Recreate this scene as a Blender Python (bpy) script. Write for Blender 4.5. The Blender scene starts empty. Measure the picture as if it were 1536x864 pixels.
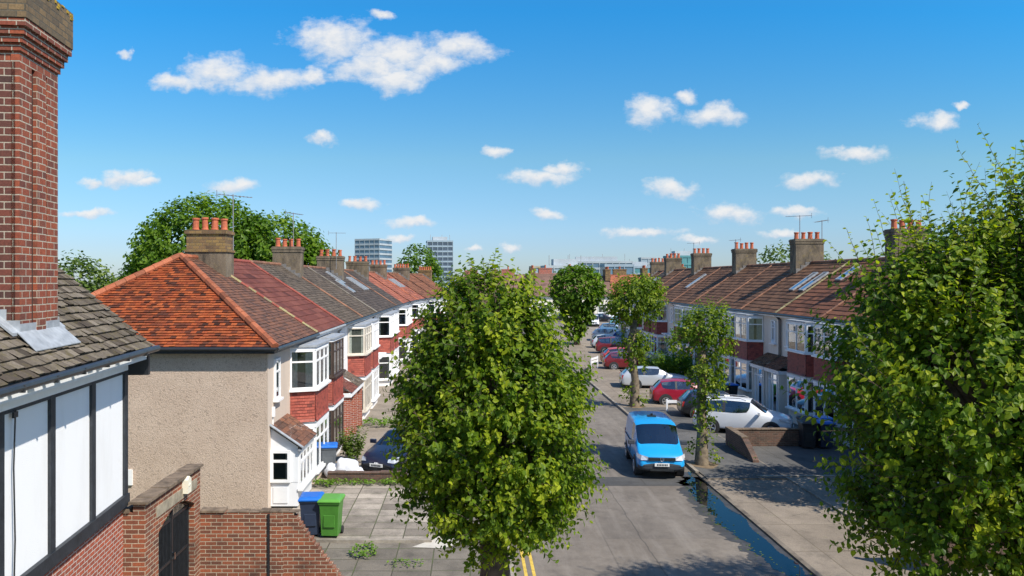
import bpy, bmesh, math, random
from mathutils import Vector, Matrix, noise
R = math.radians
F = 1176.0                      # focal length of the photograph, in its own pixels
scene = bpy.context.scene
COL = scene.collection
rng = random.Random(7)

# ------------------------------------------------------------------ tagging
def tag(o, label=None, cat=None, group=None, kind=None):
    if label: o['label'] = label
    if cat: o['category'] = cat
    if group: o['group'] = group
    if kind: o['kind'] = kind
    return o

def empty(name, loc, rz=0.0, label=None, cat=None, group=None):
    o = bpy.data.objects.new(name, None)
    o.empty_display_size = 0.3
    COL.objects.link(o)
    o.location = loc
    o.rotation_euler = (0, 0, rz)
    return tag(o, label, cat, group)

def copy_tree(o, parent=None):
    c = o.copy()
    COL.objects.link(c)
    if parent: c.parent = parent
    for ch in list(o.children): copy_tree(ch, c)
    return c

# ------------------------------------------------------------------ mesh builder
class MB:
    def __init__(s, T=None):
        s.v = []; s.f = []; s.m = []; s.r = []; s.T = T; s.mi = 0
    def add(s, pts, faces, rnd=None):
        b = len(s.v)
        if s.T: s.v += [s.T(*p) for p in pts]
        else: s.v += [tuple(p) for p in pts]
        for f in faces:
            s.f.append([b + i for i in f]); s.m.append(s.mi)
            s.r.append(rng.random() if rnd is None else rnd)
    def box(s, x0, x1, y0, y1, z0, z1):
        s.add([(x0,y0,z0),(x1,y0,z0),(x1,y1,z0),(x0,y1,z0),(x0,y0,z1),(x1,y0,z1),(x1,y1,z1),(x0,y1,z1)],
              [(0,3,2,1),(4,5,6,7),(0,1,5,4),(1,2,6,5),(2,3,7,6),(3,0,4,7)], rng.random())
    def obox(s, o, a, b, c):
        o, a, b, c = Vector(o), Vector(a), Vector(b), Vector(c)
        p = [o, o+a, o+a+b, o+b, o+c, o+a+c, o+a+b+c, o+b+c]
        s.add(p, [(0,3,2,1),(4,5,6,7),(0,1,5,4),(1,2,6,5),(2,3,7,6),(3,0,4,7)], rng.random())
    def quad(s, *p, rnd=None):
        s.add(p, [tuple(range(len(p)))], rnd)
    def prism(s, poly, vec):
        n = len(poly); vec = Vector(vec)
        pts = [Vector(p) for p in poly]
        s.add(pts + [p + vec for p in pts],
              [tuple(range(n-1,-1,-1)), tuple(range(n, 2*n))] + [(i, (i+1)%n, n+(i+1)%n, n+i) for i in range(n)], rng.random())
    def tube(s, p0, p1, r0, r1=None, n=8, caps=True):
        r1 = r0 if r1 is None else r1
        p0, p1 = Vector(p0), Vector(p1)
        d = p1 - p0
        if d.length < 1e-6: return
        d.normalize()
        a = d.cross(Vector((0,0,1)))
        if a.length < 1e-3: a = Vector((1,0,0))
        a.normalize(); b = d.cross(a)
        pts = []
        for p, r in ((p0,r0),(p1,r1)):
            for i in range(n):
                t = 2*math.pi*i/n
                pts.append(p + a*(r*math.cos(t)) + b*(r*math.sin(t)))
        fs = [(i,(i+1)%n,n+(i+1)%n,n+i) for i in range(n)]
        if caps: fs += [tuple(range(n-1,-1,-1)), tuple(range(n,2*n))]
        s.add(pts, fs, rng.random())
    def lathe(s, c, prof, n=12):
        c = Vector(c); pts = []
        for r, z in prof:
            for i in range(n):
                t = 2*math.pi*i/n
                pts.append(c + Vector((r*math.cos(t), r*math.sin(t), z)))
        fs = []
        for k in range(len(prof)-1):
            fs += [(k*n+i, k*n+(i+1)%n, (k+1)*n+(i+1)%n, (k+1)*n+i) for i in range(n)]
        fs.append(tuple(range((len(prof)-1)*n, len(prof)*n)))
        s.add(pts, fs, rng.random())
    def path(s, pts, radii, n=7):
        """one bent tapered tube through several points"""
        pts = [Vector(p) for p in pts]; ring = []
        for k, p in enumerate(pts):
            d = (pts[min(k+1,len(pts)-1)] - pts[max(k-1,0)]).normalized()
            a = d.cross(Vector((0.31,0.95,0.05))).normalized(); b = d.cross(a)
            for i in range(n):
                t = 2*math.pi*i/n
                ring.append(p + a*(radii[k]*math.cos(t)) + b*(radii[k]*math.sin(t)))
        fs = []
        for k in range(len(pts)-1):
            fs += [(k*n+i, k*n+(i+1)%n, (k+1)*n+(i+1)%n, (k+1)*n+i) for i in range(n)]
        fs.append(tuple(range((len(pts)-1)*n, len(pts)*n)))
        s.add(ring, fs, rng.random())
    def build(s, name, mats, parent=None, smooth=False, uv=True, nrm=True, loc=None, rz=None):
        if not isinstance(mats, (list, tuple)): mats = [mats]
        me = bpy.data.meshes.new(name)
        me.from_pydata(s.v, [], s.f)
        for m in mats: me.materials.append(m)
        if len(mats) > 1: me.polygons.foreach_set('material_index', s.m)
        at = me.attributes.new('rnd', 'FLOAT', 'FACE'); at.data.foreach_set('value', s.r)
        if nrm:
            bm = bmesh.new(); bm.from_mesh(me)
            bmesh.ops.recalc_face_normals(bm, faces=bm.faces)
            bm.to_mesh(me); bm.free()
        if uv:
            ul = me.uv_layers.new(name='UVMap')
            buf = [0.0]*(2*len(me.loops)); vs = me.vertices; lp = me.loops
            for p in me.polygons:
                nx, ny, nz = p.normal
                if abs(nz) > 0.97: t = (1,0,0); b = (0,1,0)
                else:
                    l = math.hypot(nx, ny) or 1
                    t = (-ny/l, nx/l, 0.0)
                    b = (ny*0 - nz*t[1], nz*t[0] - nx*0, nx*t[1] - ny*t[0])
                for li in p.loop_indices:
                    c = vs[lp[li].vertex_index].co
                    buf[2*li] = c[0]*t[0]+c[1]*t[1]
                    buf[2*li+1] = c[0]*b[0]+c[1]*b[1]+c[2]*b[2]
            ul.data.foreach_set('uv', buf)
        if smooth: me.polygons.foreach_set('use_smooth', [True]*len(me.polygons))
        me.update()
        o = bpy.data.objects.new(name, me)
        COL.objects.link(o)
        if parent: o.parent = parent
        if loc: o.location = loc
        if rz is not None: o.rotation_euler = (0,0,rz)
        return o

# ------------------------------------------------------------------ materials
class NT:
    def __init__(s, name):
        s.mat = bpy.data.materials.new(name); s.mat.use_nodes = True
        s.t = s.mat.node_tree; s.t.nodes.clear()
        s.out = s.t.nodes.new('ShaderNodeOutputMaterial')
    def n(s, typ, ins=None, **props):
        nd = s.t.nodes.new('ShaderNode' + typ)
        for k, v in props.items(): setattr(nd, k, v)
        for k, v in (ins or {}).items():
            sk = nd.inputs[k]
            if isinstance(v, bpy.types.NodeSocket): s.t.links.new(v, sk)
            else:
                if sk.type == 'RGBA' and len(v) == 3: v = (*v, 1)
                sk.default_value = v
        return nd
    def uv(s): return s.n('UVMap').outputs[0]
    def obj(s): return s.n('TexCoord').outputs['Object']
    def noise(s, vec, scale, detail=4, rough=.6, dist=0.0):
        return s.n('TexNoise', {'Vector': vec, 'Scale': scale, 'Detail': detail, 'Roughness': rough, 'Distortion': dist}).outputs['Fac']
    def ramp(s, fac, stops):
        nd = s.n('ValToRGB', {'Fac': fac}); e = nd.color_ramp.elements
        while len(e) > 1: e.remove(e[-1])
        for i, (p, c) in enumerate(stops):
            if isinstance(c, (int, float)): c = (c, c, c)
            if i == 0: e[0].position = p; e[0].color = (*c, 1)
            else:
                x = e.new(p); x.color = (*c, 1)
        return nd.outputs['Color']
    def mix(s, fac, a, b, mode='MIX'):
        return s.n('MixRGB', {'Fac': fac, 'Color1': a, 'Color2': b}, blend_type=mode).outputs['Color']
    def math(s, op, a, b=0.0):
        return s.n('Math', {0: a, 1: b}, operation=op).outputs[0]
    def bump(s, h, strength=.5, dist=.02):
        return s.n('Bump', {'Height': h, 'Strength': strength, 'Distance': dist}).outputs['Normal']
    def bsdf(s, color, rough=.7, normal=None, **kw):
        ins = {'Base Color': color, 'Roughness': rough}
        if normal is not None: ins['Normal'] = normal
        ins.update({k.replace('_', ' '): v for k, v in kw.items()})
        b = s.n('BsdfPrincipled', ins)
        s.t.links.new(b.outputs[0], s.out.inputs[0])
        return b
    def attr(s): return s.n('Attribute', attribute_name='rnd').outputs['Fac']

def plain(name, c, rough=.6, var=.12, scale=3.0, bump=0.0, bscale=40, **kw):
    n = NT(name); o = n.obj()
    f = n.noise(o, scale, 5)
    d = tuple(max(0, x*(1-var)) for x in c); l = tuple(min(1, x*(1+var)) for x in c)
    col = n.ramp(f, [(.3, d), (.7, l)])
    nm = n.bump(n.noise(o, bscale, 3), bump, .01) if bump else None
    n.bsdf(col, rough, nm, **kw)
    return n.mat

def brick(name, c1, c2, dark, mortar, bw=.23, rh=.08, ms=.010, sootamt=.5, tint=(.30,.16,.10)):
    n = NT(name); uv = n.uv(); o = n.obj()
    w = n.n('VectorMath', {0: uv, 1: n.n('VectorMath', {0: n.n('TexNoise', {'Vector': uv, 'Scale': 9.0}).outputs['Color'], 'Scale': .006}, operation='SCALE').outputs[0]}, operation='ADD').outputs[0]
    base = {'Vector': w, 'Scale': 1.0, 'Mortar Size': ms, 'Mortar Smooth': .25, 'Brick Width': bw, 'Row Height': rh, 'Mortar': mortar}
    a = n.n('TexBrick', {**base, 'Color1': c1, 'Color2': c2, 'Bias': 0.0})
    b = n.n('TexBrick', {**base, 'Color1': (0,0,0), 'Color2': (1,1,1), 'Bias': -.15, 'Mortar': (0,0,0)}, offset=.5, squash=1.0)
    b2 = n.n('TexBrick', {**base, 'Vector': n.n('VectorMath', {0: w, 1: (bw*14, rh*22, 0)}, operation='ADD').outputs[0], 'Color1': (0,0,0), 'Color2': (1,1,1), 'Bias': -.35, 'Mortar': (0,0,0)})
    f2 = n.math('MULTIPLY', b2.outputs['Color'], .85)
    col = n.mix(n.math('MULTIPLY', f2, n.math('SUBTRACT', 1.0, a.outputs['Fac'])), a.outputs['Color'], dark)
    soot_and_shade = n.ramp(n.noise(o, 1.3, 5), [(.50, 0.0), (.72, sootamt)])  # soot blotches, scattered by noise
    col = n.mix(soot_and_shade, col, n.mix(.75, col, (.02,.017,.015)))
    fine = n.ramp(n.noise(o, 34, 3), [(.3, .72), (.7, 1.18)])
    col = n.mix(1.0, col, fine, 'MULTIPLY')
    h = n.math('ADD', n.math('MULTIPLY', a.outputs['Fac'], -1.0), n.math('MULTIPLY', n.noise(o, 60, 3), .35))
    n.bsdf(col, .85, n.bump(h, .8, .012))
    return n.mat

def tile(name, lo, mid, hi, moss, mossamt=.3, rough=.8, mossscale=1.2, spec=.4):
    n = NT(name); o = n.obj(); r = n.attr()
    col = n.ramp(r, [(0, lo), (.35, mid), (.85, hi), (1, tuple(x*.55 for x in lo))])
    blot = n.noise(o, .8, 4)
    col = n.mix(n.ramp(blot, [(.42, 0.0), (.72, .38)]), col, lo)
    col = n.mix(n.ramp(n.noise(o, mossscale*5, 5, .7), [(.60-.12*mossamt, 0.0), (.78, mossamt)]), col, moss)
    fine = n.ramp(n.noise(o, 30, 3), [(.3, .7), (.7, 1.25)])
    col = n.mix(1.0, col, fine, 'MULTIPLY')
    n.bsdf(col, rough, n.bump(n.noise(o, 45, 3), .35, .01), **{'Specular_IOR_Level': spec})
    return n.mat

def leafmat(name, dark, mid, bright, trans=.32, tint=(1.0,1.0,1.0)):
    n = NT(name); r = n.attr()
    col = n.ramp(r, [(0, dark), (.5, mid), (.86, bright), (1, tuple(x*1.25 for x in bright))])
    tcol = n.mix(1.0, col, (1.35,1.55,.55), 'MULTIPLY')
    b = n.n('BsdfPrincipled', {'Base Color': col, 'Roughness': .45, 'Specular IOR Level': .22})
    t = n.n('BsdfTranslucent', {'Color': tcol})
    m = n.n('MixShader', {0: trans, 1: b.outputs[0], 2: t.outputs[0]})
    n.t.links.new(m.outputs[0], n.out.inputs[0])
    return n.mat

m = {}
m['brick_chimney'] = brick('red_chimney_brick', (.31,.074,.030), (.21,.048,.026), (.060,.034,.028), (.42,.36,.28), .24, .1085, .010, .45)
m['brick_sooty'] = brick('sooty_chimney_brick', (.17,.045,.028), (.095,.034,.025), (.036,.027,.025), (.40,.34,.26), .24, .1085, .010, .5)  # darker brick for the near face of the tall stack
m['brick_red'] = brick('bright_red_brick', (.42,.095,.045), (.34,.075,.04), (.20,.055,.035), (.55,.50,.44), .23, .083, .009, .1)
m['brick_wall'] = brick('mixed_garden_wall_brick', (.30,.085,.035), (.19,.065,.035), (.062,.038,.028), (.44,.36,.26), .26, .092, .010, .8)
m['brick_dark'] = brick('dark_low_wall_brick', (.15,.075,.05), (.10,.06,.042), (.045,.032,.027), (.17,.14,.11), .23, .08, .008, .7)
m['brick_stock'] = brick('yellow_stock_brick', (.30,.19,.06), (.18,.10,.05), (.060,.040,.028), (.15,.11,.07), .25, .115, .010, .8)
m['brick_cap'] = brick('lichened_cap_brick', (.22,.14,.065), (.13,.095,.055), (.06,.05,.04), (.10,.085,.06), .23, .10, .010, .4)
m['lichen'] = plain('yellow_lichen', (.34,.23,.025), .95, .5, 9, .6)

n = NT('pebbledash'); o = n.obj()
a1 = n.noise(o, 9, 2, .5, 2.6); fine = n.noise(o, 60, 4)
line = n.ramp(a1, [(.36, .70), (.45, 1.0), (.55, 1.02), (.62, .80), (.70, 1.12)])
col = n.mix(1.0, n.ramp(n.noise(o, .9, 4), [(.3, (.475,.362,.278)), (.7, (.56,.44,.345))]), line, 'MULTIPLY')
col = n.mix(1.0, col, n.ramp(fine, [(.3,.72),(.7,1.22)]), 'MULTIPLY')
n.bsdf(col, .9, n.bump(n.math('ADD', a1, n.math('MULTIPLY', fine, .5)), .65, .025)); m['pebbledash'] = n.mat

def render_wall(name, c, stain=(.35,.30,.24), amt=.35, bump=.25):
    n = NT(name); o = n.obj()
    mp = n.n('Mapping', {'Vector': o, 'Scale': (1.0, 1.0, .25)}).outputs[0]
    f = n.ramp(n.noise(mp, 1.6, 6, .65), [(.5, 0.0), (.8, amt)])
    n.bsdf(n.mix(f, c, stain), .8, n.bump(n.noise(o, 55, 4), bump, .012)); return n.mat
m['beige_render'] = render_wall('beige_render', (.56,.46,.37))
m['cream_render'] = render_wall('cream_render', (.74,.67,.58))
m['white_render'] = render_wall('white_render', (.80,.79,.77), amt=.25)
m['panel_white'] = render_wall('white_panel_plaster', (.82,.82,.815), (.50,.48,.44), .25, .35)
n = NT('grey_chimney_render'); o = n.obj()
mp = n.n('Mapping', {'Vector': o, 'Scale': (1.0, 1.0, .35)}).outputs[0]
c = n.ramp(n.noise(mp, 1.9, 6, .7), [(.32,(.045,.036,.026)),(.48,(.135,.105,.072)),(.62,(.20,.155,.105)),(.75,(.26,.23,.18))])
c = n.mix(n.ramp(n.noise(o, 3.1, 5, .7), [(.56,0.0),(.70,.6)]), c, (.22,.16,.05))
c = n.mix(1.0, c, n.ramp(n.noise(o, 26, 3), [(.3,.75),(.7,1.2)]), 'MULTIPLY')
n.bsdf(c, .92, n.bump(n.noise(o, 22, 4), .6, .02)); m['grey_render'] = n.mat

m['tile_orange'] = tile('orange_clay_tile', (.075,.030,.020), (.285,.062,.021), (.39,.100,.030), (.035,.024,.020), .85, .85, .55, .25)
m['tile_brown'] = tile('brown_clay_tile', (.065,.036,.026), (.135,.062,.038), (.20,.085,.045), (.10,.09,.04), .35)
m['tile_maroon'] = tile('maroon_large_tile', (.105,.034,.026), (.140,.044,.031), (.175,.060,.042), (.16,.085,.05), .3, .8, 1.2, .2)
m['tile_grey'] = tile('grey_lichen_tile', (.050,.038,.029), (.095,.073,.054), (.14,.108,.080), (.22,.175,.095), .55, .85, 1.2, .25)
m['tile_slate'] = tile('dark_slate_tile', (.040,.032,.027), (.070,.055,.045), (.105,.082,.066), (.15,.11,.06), .4, .85, 1.2, .25)
m['tile_red'] = tile('red_clay_tile', (.15,.05,.03), (.30,.085,.045), (.37,.12,.06), (.11,.06,.04), .35)
m['tile_bigbrown'] = tile('brown_concrete_tile', (.092,.046,.026), (.148,.073,.039), (.20,.102,.055), (.12,.095,.05), .4, .85, 1.2, .25)
m['tile_rust'] = tile('rusty_brown_tile', (.112,.048,.028), (.18,.072,.038), (.235,.095,.048), (.12,.08,.05), .35, .85, 1.2, .25)
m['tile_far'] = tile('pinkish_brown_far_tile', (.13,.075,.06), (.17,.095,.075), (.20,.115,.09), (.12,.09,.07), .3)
m['tile_mossy'] = tile('mossy_grey_tile', (.060,.046,.034), (.115,.094,.070), (.20,.168,.130), (.105,.085,.018), .85, .9, 1.3, .25)
m['hang_red'] = tile('red_hanging_tile', (.21,.042,.027), (.31,.060,.036), (.37,.082,.050), (.25,.06,.05), .2, .6)
m['hang_dark'] = tile('dark_red_hanging_tile', (.20,.038,.026), (.28,.05,.033), (.33,.065,.042), (.13,.04,.03), .3, .6)
m['ridge_orange'] = tile('orange_ridge_tile', (.20,.065,.03), (.33,.095,.042), (.40,.13,.06), (.12,.08,.05), .45)
m['ridge_brown'] = tile('brown_ridge_tile', (.15,.07,.045), (.24,.11,.065), (.30,.15,.09), (.22,.18,.08), .45)
m['ridge_grey'] = tile('grey_ridge_tile', (.10,.085,.07), (.16,.14,.115), (.21,.185,.15), (.2,.16,.08), .4)
m['ridge_maroon'] = tile('maroon_ridge_tile', (.22,.05,.035), (.26,.06,.042), (.28,.07,.05), (.2,.08,.06), .2)
m['verge_lichen'] = tile('lichened_mortar_verge', (.20,.17,.10), (.28,.24,.12), (.34,.30,.16), (.38,.30,.06), .8)
m['lead'] = plain('lead_sheet', (.30,.32,.34), .55, .25, 6, .3, 12)
m['soot'] = plain('soot_stained_joint', (.045,.022,.016), .95, .4, 9)  # recess shade painted as a dark colour for the stack grooves
m['lead_dark'] = plain('weathered_lead', (.16,.15,.14), .7, .4, 5)
m['terracotta'] = plain('terracotta_pot', (.46,.12,.055), .75, .3, 5)
m['upvc'] = plain('white_upvc', (.80,.80,.79), .35, .03)
m['white_paint'] = plain('white_gloss_paint', (.78,.79,.80), .45, .06, 4)
m['brown_frame'] = plain('dark_brown_frame', (.055,.035,.026), .5, .2)
m['cream_frame'] = plain('aged_cream_frame', (.55,.50,.42), .55, .15)
m['black_paint'] = plain('black_gloss_paint', (.018,.02,.023), .4, .3, 8, .15, 20)
m['black_timber'] = plain('black_stained_timber', (.022,.026,.032), .55, .4, 7, .5, 26)
m['gutter'] = plain('black_gutter', (.025,.026,.028), .35, .3)
m['gutter_grey'] = plain('grey_gutter', (.30,.31,.31), .45, .2)
m['stone'] = plain('weathered_stone', (.30,.26,.19), .85, .35, 4, .5, 30)
m['coping'] = plain('dirty_coping_stone', (.15,.11,.075), .9, .5, 5, .7, 25)
m['door_white'] = plain('white_door', (.74,.75,.76), .35, .03)
m['door_dark'] = plain('dark_door', (.06,.035,.025), .4, .2)
m['metal'] = plain('galvanised_metal', (.42,.42,.42), .4, .2, 6, Metallic=.8)
m['curtain'] = plain('curtain_fabric', (.52,.49,.44), .9, .2, 12)
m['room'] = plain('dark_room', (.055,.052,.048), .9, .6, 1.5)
m['wood_fence'] = plain('weathered_fence_wood', (.085,.052,.034), .85, .4, 6, .6, 30)
m['bark'] = plain('street_tree_bark', (.16,.125,.085), .95, .55, 5, 1.0, 14)
m['bark_dark'] = plain('dark_bark', (.085,.06,.042), .95, .5, 6, 1.0, 16)
m['tyre'] = plain('tyre_rubber', (.018,.018,.019), .85, .2)
m['rim'] = plain('alloy_rim', (.50,.51,.52), .3, .1, Metallic=.7)
m['trim'] = plain('black_plastic_trim', (.028,.030,.033), .6, .2)
m['van_trim'] = plain('dark_grey_bumper', (.045,.050,.060), .6, .15)
m['lamp'] = plain('clear_headlamp', (.62,.64,.66), .12, .15, 14, Metallic=.35)
m['tail'] = plain('red_tail_lamp', (.35,.012,.012), .2, .1)
m['plate'] = plain('white_number_plate', (.72,.72,.70), .4, .04)
m['plate_y'] = plain('yellow_number_plate', (.65,.48,.06), .4, .04)
m['chrome'] = plain('chrome', (.75,.75,.76), .15, .05, Metallic=1.0)
m['bin_navy'] = plain('navy_bin_plastic', (.022,.034,.065), .5, .15)
m['bin_bluelid'] = plain('blue_lid_plastic', (.01,.13,.50), .4, .1)
m['bin_green'] = plain('green_bin_plastic', (.06,.20,.025), .45, .15)
m['bin_greenlid'] = plain('green_lid_plastic', (.10,.30,.04), .4, .1)
m['bin_grey'] = plain('grey_bin_plastic', (.10,.11,.12), .5, .15)
m['bin_black'] = plain('black_bin_plastic', (.018,.021,.024), .5, .15)
m['bag'] = plain('white_sack', (.62,.63,.66), .5, .18, 4, .5, 9)
m['cream_box'] = plain('cream_lamp_box', (.74,.70,.56), .4, .1)
m['aerial'] = plain('aluminium_aerial', (.20,.20,.21), .45, .2)

def paint(name, c, rough=.28, metallic=.0):
    n = NT(name)
    n.bsdf(n.ramp(n.noise(n.obj(), 2.5, 3), [(.3, tuple(x*.94 for x in c)), (.7, c)]), rough, **{'Coat_Weight': .45, 'Coat_Roughness': .06, 'Metallic': metallic})
    return n.mat
m['p_van'] = paint('bright_blue_paint', (.012,.30,.66))
m['p_navy'] = paint('navy_paint', (.010,.016,.040))
m['p_white'] = paint('white_car_paint', (.74,.76,.78))
m['p_silver'] = paint('silver_car_paint', (.52,.55,.58), .3, .3)
m['p_red'] = paint('crimson_car_paint', (.28,.010,.028))
m['p_dkred'] = paint('dark_red_car_paint', (.15,.012,.016))
m['p_salmon'] = paint('faded_red_car_paint', (.42,.06,.05), .45)
m['p_blue'] = paint('royal_blue_car_paint', (.02,.06,.28))
m['p_steel'] = paint('steel_blue_car_paint', (.10,.20,.32))
m['p_teal'] = paint('pale_teal_car_paint', (.16,.42,.50))
m['p_black'] = paint('black_car_paint', (.012,.013,.015))

n = NT('window_glass')
fr = n.n('Fresnel', {'IOR': 1.55}).outputs[0]
t = n.n('BsdfTransparent', {'Color': (.80,.86,.86)}); g = n.n('BsdfGlossy', {'Color': (.95,.97,1), 'Roughness': .02})
mx = n.n('MixShader', {0: n.math('ADD', n.math('MULTIPLY', fr, 1.4), .07), 1: t.outputs[0], 2: g.outputs[0]})
n.t.links.new(mx.outputs[0], n.out.inputs[0]); m['glass'] = n.mat
n = NT('car_glass')
fr = n.n('Fresnel', {'IOR': 1.5}).outputs[0]
t = n.n('BsdfTransparent', {'Color': (.66,.74,.73)}); g = n.n('BsdfGlossy', {'Color': (.95,.97,1), 'Roughness': .025})
mx = n.n('MixShader', {0: n.math('ADD', n.math('MULTIPLY', fr, 1.4), .11), 1: t.outputs[0], 2: g.outputs[0]})
n.t.links.new(mx.outputs[0], n.out.inputs[0]); m['carglass'] = n.mat
m['seat'] = plain('dark_seat_fabric', (.085,.095,.11), .9, .4, 6)
n = NT('roof_window_glass'); n.bsdf((.10,.16,.22), .05, **{'Specular_IOR_Level': .9, 'Coat_Weight': 1.0, 'Coat_Roughness': .02}); m['skyglass'] = n.mat

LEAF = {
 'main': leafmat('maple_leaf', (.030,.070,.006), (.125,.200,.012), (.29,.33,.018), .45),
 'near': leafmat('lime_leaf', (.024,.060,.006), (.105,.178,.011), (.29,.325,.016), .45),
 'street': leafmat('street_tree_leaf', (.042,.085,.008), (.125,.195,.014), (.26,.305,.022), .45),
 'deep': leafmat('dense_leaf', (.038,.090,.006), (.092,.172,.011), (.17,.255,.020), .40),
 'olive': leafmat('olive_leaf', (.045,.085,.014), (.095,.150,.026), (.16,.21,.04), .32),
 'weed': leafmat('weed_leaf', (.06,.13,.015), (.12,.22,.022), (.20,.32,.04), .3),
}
# ------------------------------------------------------------------ tile slopes
def tiles(mb, P00, P10, P01, P11, gauge, tw, lift=.02, rnd=None, jit=.004, thick=True):
    rnd = rnd or rng
    P00, P10, P01, P11 = map(Vector, (P00, P10, P01, P11))
    e = (P10-P00).normalized()
    nrm = e.cross(P01-P00).normalized()
    if nrm.z < 0: nrm = -nrm
    if abs(nrm.z) < .05:
        pass
    slope = P01-P00; slope -= e*slope.dot(e)
    nr = max(1, round(slope.length/gauge))
    for r in range(nr):
        t0, t1 = r/nr, (r+1)/nr
        L0, L1 = P00.lerp(P01, t0), P00.lerp(P01, t1)
        R0, R1 = P10.lerp(P11, t0), P10.lerp(P11, t1)
        a0, b0 = (L0-P00).dot(e), (R0-P00).dot(e)
        a1, b1 = (L1-P00).dot(e), (R1-P00).dot(e)
        q0 = L0 - e*a0; q1 = L1 - e*a1
        off = (r % 2)*tw*.5 + rnd.uniform(-.02, .02)*tw*4
        k = math.floor((min(a0,a1)-off)/tw)
        while True:
            s0, s1 = k*tw+off, (k+1)*tw+off
            k += 1
            if s0 > max(b0, b1): break
            l0, l1 = min(max(s0,a0),b0), min(max(s1,a0),b0)
            u0, u1 = min(max(s0,a1),b1), min(max(s1,a1),b1)
            if l1-l0 < .004 and u1-u0 < .004: continue
            j = rnd.uniform(-jit, jit); sl = rnd.uniform(-jit, jit)*2
            A = q0+e*(l0+.002)+nrm*(lift+j); B = q0+e*(l1-.002)+nrm*(lift+j+rnd.uniform(-jit,jit)*.6)
            C = q1+e*(u1-.002)+nrm*(.003); D = q1+e*(u0+.002)+nrm*(.003)
            down = (q0-q1).normalized()*sl
            A = A+down; B = B+down
            v = rnd.random()
            mb.add([A,B,C,D, A-nrm*lift*.95, B-nrm*lift*.95], [(0,1,2,3),(4,5,1,0)], v)

def ridge_tiles(mb, p0, p1, r=.11, seg=.42, n=8):
    p0, p1 = Vector(p0), Vector(p1)
    L = (p1-p0).length; k = max(1, round(L/seg)); d = (p1-p0)/k
    for i in range(k):
        a = p0+d*i; b = p0+d*(i+1)*1.0
        a2 = a + Vector((rng.uniform(-.006,.006), rng.uniform(-.006,.006), rng.uniform(-.006,.006)))
        mb.tube(a2 - d*.04, b, r*1.04, r*.93, n)

def roof_pt(P00, P10, P01, P11, s, t):
    a = Vector(P00).lerp(Vector(P10), s); b = Vector(P01).lerp(Vector(P11), s)
    return a.lerp(b, t)

# ------------------------------------------------------------------ windows (house frame coordinates u along, v out, z up)
class Win:
    def __init__(s, T): s.f = MB(T); s.p = MB(T); s.c = MB(T)
    def add(s, o, a, nv, w, h, mull=(), trans=None, fr=.06, dep=.075, curtain=.5, sill=True, leaded=False):
        o, a, nv = Vector(o), Vector(a).normalized(), Vector(nv).normalized()
        z = Vector((0,0,1))
        def bar(s0,s1,t0,t1,d0=0,d1=dep): s.f.obox(o+a*s0+z*t0+nv*d0, a*(s1-s0), nv*(d1-d0), z*(t1-t0))
        bar(0,w,0,fr); bar(0,w,h-fr,h); bar(0,fr,fr,h-fr); bar(w-fr,w,fr,h-fr)
        cuts = [0]+[x*w for x in mull]+[w]
        for x in cuts[1:-1]: bar(x-fr*.5, x+fr*.5, fr, h-fr, 0, dep*.95)
        if trans:
            for i in range(len(cuts)-1):
                x0 = cuts[i]+(fr if i == 0 else fr*.5); x1 = cuts[i+1]-(fr if i == len(cuts)-2 else fr*.5)
                bar(x0, x1, trans*h-fr*.45, trans*h+fr*.45, 0, dep*.95)
        if sill: s.f.obox(o-a*.05-z*.07, a*(w+.1), nv*(dep+.09), z*.07)
        g = dep*.55
        s.p.quad(o+nv*g+a*fr*.5+z*fr*.5, o+nv*g+a*(w-fr*.5)+z*fr*.5, o+nv*g+a*(w-fr*.5)+z*(h-fr*.5), o+nv*g+a*fr*.5+z*(h-fr*.5))
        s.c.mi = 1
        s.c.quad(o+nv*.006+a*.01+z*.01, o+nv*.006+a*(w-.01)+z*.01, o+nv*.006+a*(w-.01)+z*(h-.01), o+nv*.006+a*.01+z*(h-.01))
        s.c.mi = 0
        if curtain:
            for side in (0, 1):
                cw = w*.5*curtain*rng.uniform(.6,1.1); k = max(2, int(cw/.07)); st = cw/k
                for i in range(k):
                    x0 = i*st if side == 0 else w-(i+1)*st
                    d0, d1 = (.012,.026) if i % 2 else (.026,.012)
                    top = h-.02; bot = .02
                    s.c.quad(o+nv*d0+a*x0+z*bot, o+nv*d1+a*(x0+st)+z*bot, o+nv*d1+a*(x0+st)+z*top, o+nv*d0+a*x0+z*top)
        if leaded:
            k = int((w+h)/.16)
            for i in range(k):
                for sg in (1,-1):
                    x = i*.16-h if sg == 1 else i*.16
                    p0x, p0z, p1x, p1z = (x,0,x+h,h) if sg == 1 else (x,0,x-h,h)
                    def clip(px,pz,qx,qz):
                        pts = []
                        for (X, dx) in ((0,0),(w,0)):
                            if (px-X)*(qx-X) < 0: pts.append((X, pz+(qz-pz)*(X-px)/(qx-px)))
                        ins = [(p,q) for p,q in ((px,pz),(qx,qz)) if 0 <= p <= w]
                        return (ins+pts)[:2]
                    c = clip(p0x,p0z,p1x,p1z)
                    if len(c) == 2:
                        (x0,z0),(x1,z1) = c
                        s.f.tube(o+nv*(g+.006)+a*x0+z*z0, o+nv*(g+.006)+a*x1+z*z1, .006, n=4, caps=False)
    def build(s, parent, mat, name='window'):
        f = s.f.build(name, mat, parent)
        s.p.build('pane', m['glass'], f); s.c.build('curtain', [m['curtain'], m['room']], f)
        return f

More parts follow.
